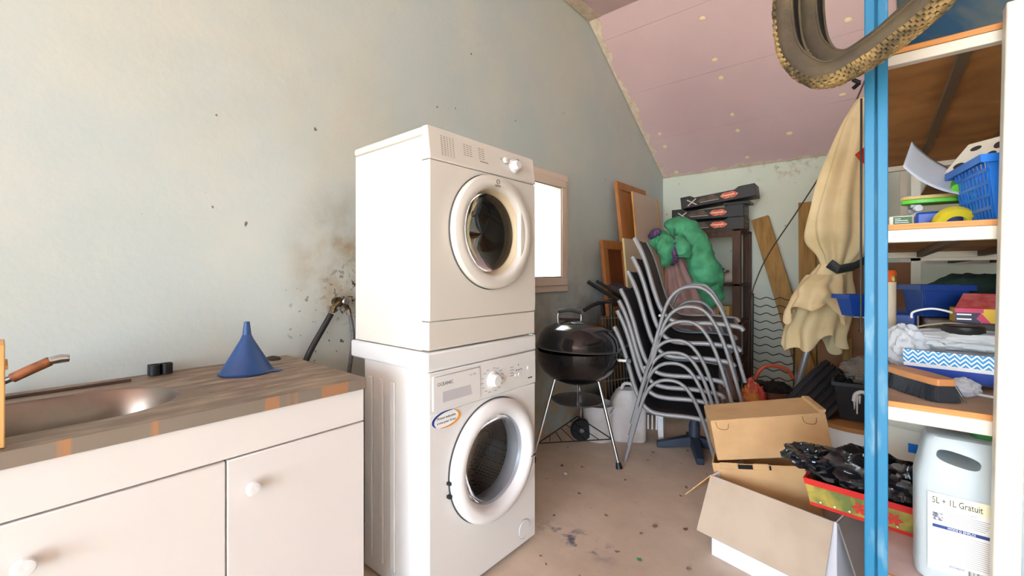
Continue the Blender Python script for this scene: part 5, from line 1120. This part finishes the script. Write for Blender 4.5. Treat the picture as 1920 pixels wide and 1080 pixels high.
MB().box(0, 0.32, 0, 0.005, 0.040, 0.076).build('patterned_band', zig_mat(), zb_)
MB().box(0.001, 0.32, 0.001, 0.006, 0.030, 0.040).build('white_band', WHITE2, zb_)
MB().box(0.0, 0.32, 0.0, 0.16, 0.0, 0.030).build('base', mat('royal_blue', (12, 60, 160), 0.4), zb_)
MB().box(0.0, 0.004, 0.005, 0.16, 0.03, 0.076).build('end_wall', zig_mat(), zb_); MB().box(0.004, 0.32, 0.156, 0.16, 0.03, 0.076).build('back_wall', zig_mat(), zb_)
MB().box(0.006, 0.318, 0.006, 0.154, 0.072, 0.074).build('clear_window', mat('window_film', (170, 166, 172), 0.15), zb_)
tag(MB().box(0, 0.30, 0, 0.13, 0, 0.0115).build('grey_slab', mat('slab_grey', (120, 110, 104), 0.7), bevel=0.002), 'flat grey pack under the zigzag patterned box', 'pack', loc=(1.93, 1.745, Z1+0.0005), rot=(0, 0, -0.12))  # plain grey slab the zigzag box rests on
tag(MB().tube([(0, 0, 0.004), (0.13, -0.06, 0.004)], 0.003, 8).build('white_rod', WHITE2, smooth=50), 'thin white rod lying in front of the zigzag box', 'rod', loc=(1.99, 1.62, Z1+0.001))
t = thing('clear_blue_cup', 'small pale blue plastic cup right of the cream upright', 'cup', (2.13, 1.52, Z1))
MB().lathe([(0.0001, 0.002), (0.024, 0.002), (0.03, 0.042), (0.028, 0.042), (0.022, 0.004), (0.0001, 0.004)], 24).build('body', mat('pale_blue', (160, 190, 224), 0.3), t, smooth=40)
MB().lathe([(0.031, 0.04), (0.033, 0.043), (0.031, 0.046)], 24).build('rim', mat('pale_blue', (0, 0, 0)), t, smooth=40)
tag(MB().box(-0.02, 0.03, -0.015, 0.015, 0, 0.02).build('small_white_block', WHITE2, bevel=0.003), 'small white block at the shelf edge right of the upright', 'block', loc=(2.15, 1.44, Z1))
# crumpled white plastic bag
pbm = mat('white_carrier', (226, 230, 234), 0.3, trans=0.35, ior=1.15)
m = MB(); blob(m, (0, 0, 0.075), (0.05, 0.045, 0.062), 41, 0.28, 2.2, 60, 36, 0.0, sharp=True)
blob(m, (0.135, 0.03, 0.10), (0.15, 0.06, 0.03), 47, 0.3, 2.2, 60, 30, sharp=True)
tag(m.build('carrier_bag', pbm, smooth=45), 'crumpled thin white carrier bag lying on the zigzag box', 'plastic bag', loc=(1.935, 1.78, Z1+0.014))
# aerosol-like can, baskets, cartons at the back of the lower shelf
t = thing('tall_can', 'tall beige can with orange top band beside the blue post', 'can', (1.883, 1.95, Z1))
MB().lathe([(0.0001, 0), (0.037, 0), (0.037, 0.28), (0.0001, 0.28)], 28).build('body', mat('can_beige', (206, 190, 166), 0.45), t, smooth=40)
MB().lathe([(0.0375, 0.28), (0.0375, 0.315), (0.034, 0.32), (0.0001, 0.32)], 28).build('top_band', mat('can_orange', (214, 92, 36), 0.4), t, smooth=40)
MB().lathe([(0.0382, 0.283), (0.0382, 0.30)], 12, a0=-0.9, a1=-0.3).build('emblem', mat('emblem_green', (60, 80, 50), 0.5, col2=(230, 210, 120), nscale=70), t)
ZS = Z1+0.165
tag(MB().box(0, 0.42, 0, 0.30, 0, 0.16).build('grey_storage_case', mat('case_grey', (110, 104, 98), 0.6), bevel=0.01), 'wide grey storage case at the back of the lower rack shelf', 'case', loc=(1.99, 1.93, Z1+0.001))
tag(MB().box(0, 0.09, 0, 0.3, 0, 0.17).build('dark_blue_case', DBLUE, bevel=0.008), 'dark blue narrow case beside the tall can', 'case', loc=(1.885, 2.03, Z1+0.001))
basket('dark_basket', 'dark blue slotted basket on the grey storage case', 'basket', (2.02, 2.06, ZS), 0.5, 0.13, 0.10, 0.10, mat('deep_blue', (22, 52, 118), 0.4), 0.82, ())
rbx = thing('red_yellow_carton', 'red, black and yellow printed carton with open lid on the lower shelf', 'carton', (2.05, 1.87, Z1+0.162), 0.05)
MB().box(0, 0.10, 0, 0.08, 0, 0.042).build('body', mat('carton_yellow', (226, 180, 40), 0.5), rbx, bevel=0.001)
MB().box(0, 0.055, -0.0012, 0, 0.0, 0.040).build('dark_print', mat('carton_dark', (40, 34, 66), 0.5), rbx); MB().box(0, 0.06, -0.0016, -0.0002, 0.030, 0.042).build('magenta_print', mat('carton_magenta', (196, 40, 90), 0.5), rbx)
MB().add([(0.055, -0.0014, 0.03), (0.075, -0.0014, 0.0), (0.058, -0.0014, 0.0), (0.045, -0.0014, 0.012)], [(0, 1, 2, 3)]).build('magenta_stripe', mat('carton_magenta', (0, 0, 0)), rbx)
lidm = MB().hexa([(0, 0, 0.042), (0.10, 0, 0.042), (0.10, 0.002, 0.042), (0, 0.002, 0.042), (0.03, 0.075, 0.085), (0.145, 0.075, 0.085), (0.145, 0.077, 0.083), (0.03, 0.077, 0.083)]).build('lid', mat('carton_red', (186, 74, 72), 0.5, col2=(206, 110, 104), nscale=40), rbx)
for k in range(2): MB().box(0.004, 0.035, -0.002, -0.0014, 0.008+0.014*k, 0.012+0.014*k).build('white_print', WHITE2, rbx)
tag(MB().lathe([(0.0001, 0), (0.042, 0), (0.046, 0.006), (0.046, 0.02), (0.042, 0.024), (0.0001, 0.024)], 28).build('black_round_tin', mat('tin_black', (30, 26, 26), 0.4), smooth=40), 'flat round black tin in front of the red and yellow carton', 'tin', loc=(2.06, 1.80, Z1+0.135))
tag(MB().box(0, 0.20, 0, 0.07, 0, 0.13).build('packing_block', mat('brown_pack', (118, 96, 78), 0.7), bevel=0.004), 'brown pack under the round black tin', 'pack', loc=(1.96, 1.855, Z1+0.001))
tag(MB().box(0, 0.13, 0, 0.12, 0, 0.11).build('olive_box', mat('olive_box', (116, 96, 36), 0.5), bevel=0.004), 'olive brown box right of the red and yellow carton', 'box', loc=(2.17, 1.93, Z1+0.163))
tag(MB().tube(catmull([(0, 0, 0), (0.005, 0.01, 0.02), (0.05, 0.02, 0.032), (0.10, 0.01, 0.02), (0.14, 0, 0.0)], 7), 0.0035, 8).build('white_cable', WHITE2, smooth=50), 'looped white cable left of the red and yellow carton', 'cable', loc=(1.955, 1.895, Z1+0.165))
tag(MB().tube(catmull([(0, 0, 0), (0.04, 0.02, 0.012), (0.09, 0.0, 0.022), (0.13, 0, 0.018)], 7), 0.003, 8).build('beige_cable', mat('beige_cable', (196, 176, 140), 0.5), smooth=50), 'thin beige cable lying in front of the dark blue basket', 'cable', loc=(1.955, 1.875, Z1+0.135))
tag(MB().tube(catmull([(0, 0, 0), (0.02, 0, 0.06), (0.10, 0, 0.07), (0.18, 0, 0.06), (0.2, 0, 0)], 6), 0.016, 10).build('grey_pipe_frame', mat('pale_pipe', (168, 162, 156), 0.5), smooth=50), 'pale grey plastic pipe frame at the back of the lower shelf', 'pipe', loc=(2.16, 2.15, ZS))
tag(MB().lathe([(0.012, 0), (0.012, 0.05), (0.026, 0.055), (0.03, 0.075), (0.0001, 0.08)], 18).build('white_spigot', mat('pale_pipe', (0, 0, 0)), smooth=40), 'pale grey spigot standing on the pipe frame', 'spigot', loc=(2.27, 2.15, ZS+0.085))
tag(blob(MB(), (0, 0, 0.07), (0.12, 0.08, 0.08), 51, 0.25, 2, 30, 18, 0).build('dark_green_bag', mat('dark_green', (34, 52, 42), 0.7), smooth=50), 'dark green bag behind the dark blue basket', 'bag', loc=(2.15, 2.42, ZS))
t = thing('green_pack', 'bright green and yellow pack at the right frame edge', 'pack', (2.165, 1.62, Z1+0.11), 0.0)
GRB = mat('bright_green', (70, 178, 40), 0.4)
MB().box(0, 0.10, 0, 0.10, 0, 0.055).build('lower_block', GRB, t, bevel=0.006); MB().box(0, 0.10, 0, 0.10, 0.056, 0.072).build('yellow_band', mat('bright_yellow', (206, 206, 30), 0.4), t); MB().box(0, 0.10, 0, 0.10, 0.073, 0.12).build('upper_block', GRB, t, bevel=0.006)
tag(MB().box(-0.01, 0.11, -0.005, 0.12, 0, 0.108).build('black_tray', mat('tray_black', (30, 44, 28), 0.6), bevel=0.004), 'dark green black tray under the bright green pack', 'tray', loc=(2.165, 1.62, Z1+0.001))

# ------------------------------------------------------------ middle shelf (z = 1.3055)
Z2 = 1.3055
bk2 = basket('blue_basket', 'bright blue plastic laundry basket with slotted side on the middle shelf', 'basket', (2.160, 1.555, Z2+0.001), 0.16, 0.235, 0.20, 0.142, BLUE, 0.86, ('left_wall',), rim=0.016)
PLW = mat('pale_ply', (226, 210, 188), 0.6); HOL = mat('hole_dark', (60, 48, 40), 0.9)
A_, B_, C_ = at(1763, 333, y=1.70), at(1815, 272, y=1.63), at(1905, 248, y=1.58); nP = (B_-A_).cross(C_-A_).normalized()
if nP.y > 0: nP = -nP
def onp(u, v, off=0.0):
    o = Vector((CAMX, 0, CAMH)); d = at(u, v, d=1.0)-o; return o+d*((A_-o).dot(nP)/d.dot(nP))+nP*off-A_
wp = thing('perforated_board', 'pale wooden board with holes lying across the blue basket', 'board', A_)
pl_ = [(1763, 333), (1815, 272), (1905, 248), (1925, 262), (1925, 305), (1840, 318), (1790, 335)]; n_ = len(pl_)
MB().add([onp(u, v) for u, v in pl_]+[onp(u, v)-nP*0.006 for u, v in pl_], [tuple(range(n_)), tuple(range(2*n_-1, n_-1, -1))]+[(i, (i+1) % n_, n_+(i+1) % n_, n_+i) for i in range(n_)]).build('panel', PLW, wp, bevel=0.001)
for hu, hv, hr, hs in ((1830, 278, 11, 4), (1798, 311, 11, 5), (1873, 271, 10, 6), (1859, 288, 10, 5), (1905, 262, 10, 6)):
    MB().add([onp(hu+hr*math.cos(2*PI*k/16)-0.0*k, hv-0.35*hr*math.cos(2*PI*k/16)+hs*math.sin(2*PI*k/16), 0.0006) for k in range(16)], [tuple(range(16))]).build('hole', HOL, wp)
# curled grey sheet
def curl(a, b):
    x = -0.10+0.16*a; z = 0.055*(1-a)**2.2*1.3+0.012*b
    return (x, -0.05+0.13*b+0.03*a, z+0.02*b*(1-a))
tag(MB().grid(curl, 16, 8).build('curled_sheet', mat('grey_sheet', (186, 190, 196), 0.35), smooth=60, thick=0.0012), 'curled pale grey plastic sheet leaning against the blue basket', 'sheet', loc=(2.01, 1.64, Z2+0.105), rot=(0.5, 0.25, 0.0))
sk = thing('toy_skateboard', 'small green and wood skateboard on the middle shelf left of the basket', 'skateboard', (2.03, 1.70, Z2+0.078), 0.2)
def deck(m, z0, z1):
    n_ = 24; P_ = []
    for k in range(n_):
        a = 2*PI*k/n_; c, q = math.cos(a), math.sin(a); P_.append((0.11*math.copysign(abs(c)**0.6, c), 0.032*math.copysign(abs(q)**0.8, q)))
    return m.prism(P_, z0, z1)
deck(MB(), 0.0, 0.012).build('green_layer', mat('lime_green', (96, 190, 50), 0.4), sk, bevel=0.002); deck(MB(), 0.0122, 0.022).build('wood_layer', mat('deck_wood', (204, 172, 110), 0.5), sk, bevel=0.002)
for x in (-0.08, 0.07):
    MB().box(x-0.012, x+0.012, -0.012, 0.012, -0.012, 0.0).build('truck', STEEL, sk, bevel=0.002)
    for y in (-0.026, 0.026): MB().lathe([(0.0001, -0.008), (0.009, -0.008), (0.010, -0.004), (0.010, 0.004), (0.009, 0.008), (0.0001, 0.008)], 16, 'y').build('wheel', mat('wheel_grey', (190, 190, 186), 0.4), sk, smooth=40).location = (x, y, -0.014)
tag(MB().box(0, 0.13, 0, 0.09, 0, 0.05).build('blue_case', mat('case_blue', (28, 74, 170), 0.4), bevel=0.006), 'blue case under the toy skateboard on the middle shelf', 'case', loc=(1.952, 1.64, Z2+0.001))
gl = thing('green_label_box', 'small white box with dark green label on the middle shelf', 'box', (1.895, 1.545, Z2))
MB().box(0, 0.045, 0, 0.05, 0, 0.034).build('body', mat('box_cream', (226, 216, 200), 0.6), gl, bevel=0.001); lb2 = MB().box(0.008, 0.045, -0.001, 0, 0.008, 0.032).build('label', mat('label_green', (46, 92, 40), 0.5), gl)
for k, w_ in enumerate((0.012, 0.026, 0.028, 0.02)): MB().box(0.011, 0.011+w_, -0.0015, -0.001, 0.026-k*0.005, 0.0275-k*0.005).build('print_line', WHITE2, lb2)
tag(MB().lathe([(0.022, -0.012), (0.04, -0.012), (0.042, 0), (0.04, 0.012), (0.022, 0.012), (0.022, -0.012)], 30, 'y').build('tape_roll', mat('tape_yellow', (226, 206, 50), 0.4), smooth=40), 'yellow tape roll standing on the middle shelf before the basket', 'tape roll', loc=(2.02, 1.575, Z2+0.012), rot=(0.5, 0, 0.25))
tag(MB().tube([(0, 0, 0), (0.0, 0.05, 0.02)], 0.011, 12).build('green_grip', mat('lime_green', (0, 0, 0)), smooth=50), 'small green handle end poking out above the skateboard', 'handle', loc=(2.03, 1.62, Z2+0.105))

# ------------------------------------------------------------ top shelf
Z3 = 1.7285
tp_ = thing('teal_canvas', 'dark teal painted canvas leaning back on the top rack shelf', 'canvas', (1.915, 1.50, Z3), rot=(-0.35, 0, 0.05))
MB().box(0, 0.45, 0, 0.02, 0, 0.34).build('painted_face', mat('teal_paint', (20, 66, 92), 0.25, col2=(92, 96, 80), nscale=3.2, lo=0.4, hi=0.72, distort=2.5), tp_, bevel=0.003)
MB().box(0.0, 0.45, 0.0202, 0.03, 0.0, 0.34).build('stretcher', PINE, tp_)
tag(MB().tube([(0, 0, 0.008), (0.045, 0.02, 0.10)], 0.008, 8).build('pale_stick', mat('pale_stick', (176, 170, 150), 0.5), smooth=50), 'short pale stick beside the bicycle tyre on the top shelf', 'stick', loc=(1.90, 1.435, Z3+0.001))
# black clips behind the blue post
cl2 = thing('black_clip', 'small black spring clip behind the upper blue post', 'clip', at(1612, 155, y=1.45))
for s in (-1, 1): MB().tube([(0, 0, 0), (-0.014, 0.0, 0.012*s)], 0.005, 8).build('jaw', BLACKPL, cl2, smooth=50)

# ------------------------------------------------------------ two muddy bicycle tyres
TYR = mat('bike_tyre', (70, 60, 46), 0.75, col2=(98, 84, 58), nscale=10, lo=0.4, hi=0.7, bump=0.2, bscale=80)
MUD = mat('dried_mud', (156, 128, 80), 0.9, col2=(88, 72, 48), nscale=16, lo=0.45, hi=0.58, bump=0.5, bscale=70)
LIN = mat('tyre_lining', (58, 50, 42), 0.8)
def bike_tyre(label, pts, seed, w_=0.027, muddy=(0.0, 1.0), axis_hint=None):
    P_ = catmull(pts, 14, closed=True); N_ = len(P_); cen = sum(P_, Vector())/N_
    base = cen.copy(); t = thing('bicycle_tyre', label, 'tyre', base, group=None)
    nrm = Vector()
    for i in range(N_): nrm += (P_[i]-cen).cross(P_[(i+1) % N_]-cen)
    nrm.normalize()
    sec = []                                    # (out, side): horseshoe, outer skin then inner skin
    for k in range(13):
        a = -0.80*PI+1.60*PI*k/12; sec.append((w_*math.cos(a)*0.9, w_*math.sin(a)))
    inn = [(o*0.86, s*0.86) for o, s in sec][::-1]
    def frame_at(i):
        T = (P_[(i+1) % N_]-P_[i-1]).normalized(); O = (P_[i]-cen); O = (nrm.cross(T)); O = O if O.dot(P_[i]-cen) > 0 else -O
        O.normalize(); return T, O, T.cross(O).normalized()
    def skin(ss, nm, m_):
        V = []; F = []; q = len(ss)
        for i in range(N_):
            T, O, S = frame_at(i)
            for o, s in ss: V.append(P_[i]+O*o+S*s-base)
        for i in range(N_):
            j = (i+1) % N_
            for k in range(q-1): F.append((i*q+k, i*q+k+1, j*q+k+1, j*q+k))
        return MB().add(V, F).build(nm, m_, t, smooth=50)
    skin(sec, 'casing', TYR); skin(inn, 'lining', LIN)
    for side in (0, -1):
        MB().tube([P_[i]+frame_at(i)[1]*sec[side][0]+frame_at(i)[2]*sec[side][1]-base for i in range(N_)], 0.0028, 6, closed=True).build('bead', TYR, t, smooth=50)
    # knobs along the tread, packed with mud
    m = MB(); rr = random.Random(seed); L_ = 0
    for i in range(N_):
        a, b = P_[i], P_[(i+1) % N_]; seglen = (b-a).length; nk = max(1, round(seglen/0.0125))
        T, O, S = frame_at(i)
        for k in range(nk):
            c = a.lerp(b, (k+0.5)/nk)-base; L_ += 1
            rows = (-0.95, -0.45, 0.05, 0.5, 0.98) if L_ % 2 else (-0.72, -0.2, 0.28, 0.76)
            for r_ in rows:
                g = r_*0.95; o_ = w_*0.9*math.cos(g); s_ = w_*math.sin(g); o2 = O*math.cos(g)+S*math.sin(g); s2 = -O*math.sin(g)+S*math.cos(g)
                h_ = 0.0045*rr.uniform(0.6, 1.2); x_ = 0.0042*rr.uniform(0.8, 1.2); y_ = 0.0046*rr.uniform(0.8, 1.2); q = c+O*o_+S*s_
                m.hexa([q-T*x_-s2*y_, q+T*x_-s2*y_, q+T*x_+s2*y_, q-T*x_+s2*y_, q-T*x_*0.8-s2*y_*0.8+o2*h_, q+T*x_*0.8-s2*y_*0.8+o2*h_, q+T*x_*0.8+s2*y_*0.8+o2*h_, q-T*x_*0.8+s2*y_*0.8+o2*h_])
    m.build('tread_knobs', MUD, t)['kind'] = 'stuff'
    return t
def tp3(u, v, d_): return at(u, v, d=d_)
ring1 = [tp3(1478, -60, 1.04), tp3(1476, 40, 1.01), tp3(1492, 108, 0.97), tp3(1545, 140, 0.925), tp3(1610, 112, 0.88), tp3(1680, 62, 0.83), tp3(1760, -10, 0.775), tp3(1840, -120, 0.73), tp3(1860, -280, 0.74), tp3(1790, -420, 0.80), tp3(1660, -440, 0.90), tp3(1540, -330, 0.99), tp3(1490, -180, 1.04)]
bike_tyre('muddy knobbly bicycle tyre hanging in front of the blue post', ring1, 4)
ring2 = [tp3(1524, -60, 1.12), tp3(1522, 30, 1.09), tp3(1536, 92, 1.05), tp3(1580, 116, 1.0), tp3(1640, 84, 0.955), tp3(1705, 30, 0.91), tp3(1775, -40, 0.85), tp3(1850, -150, 0.80), tp3(1865, -290, 0.82), tp3(1800, -400, 0.88), tp3(1690, -410, 0.98), tp3(1580, -310, 1.07), tp3(1534, -180, 1.12)]
bike_tyre('second muddy bicycle tyre hanging behind the front tyre', ring2, 8)
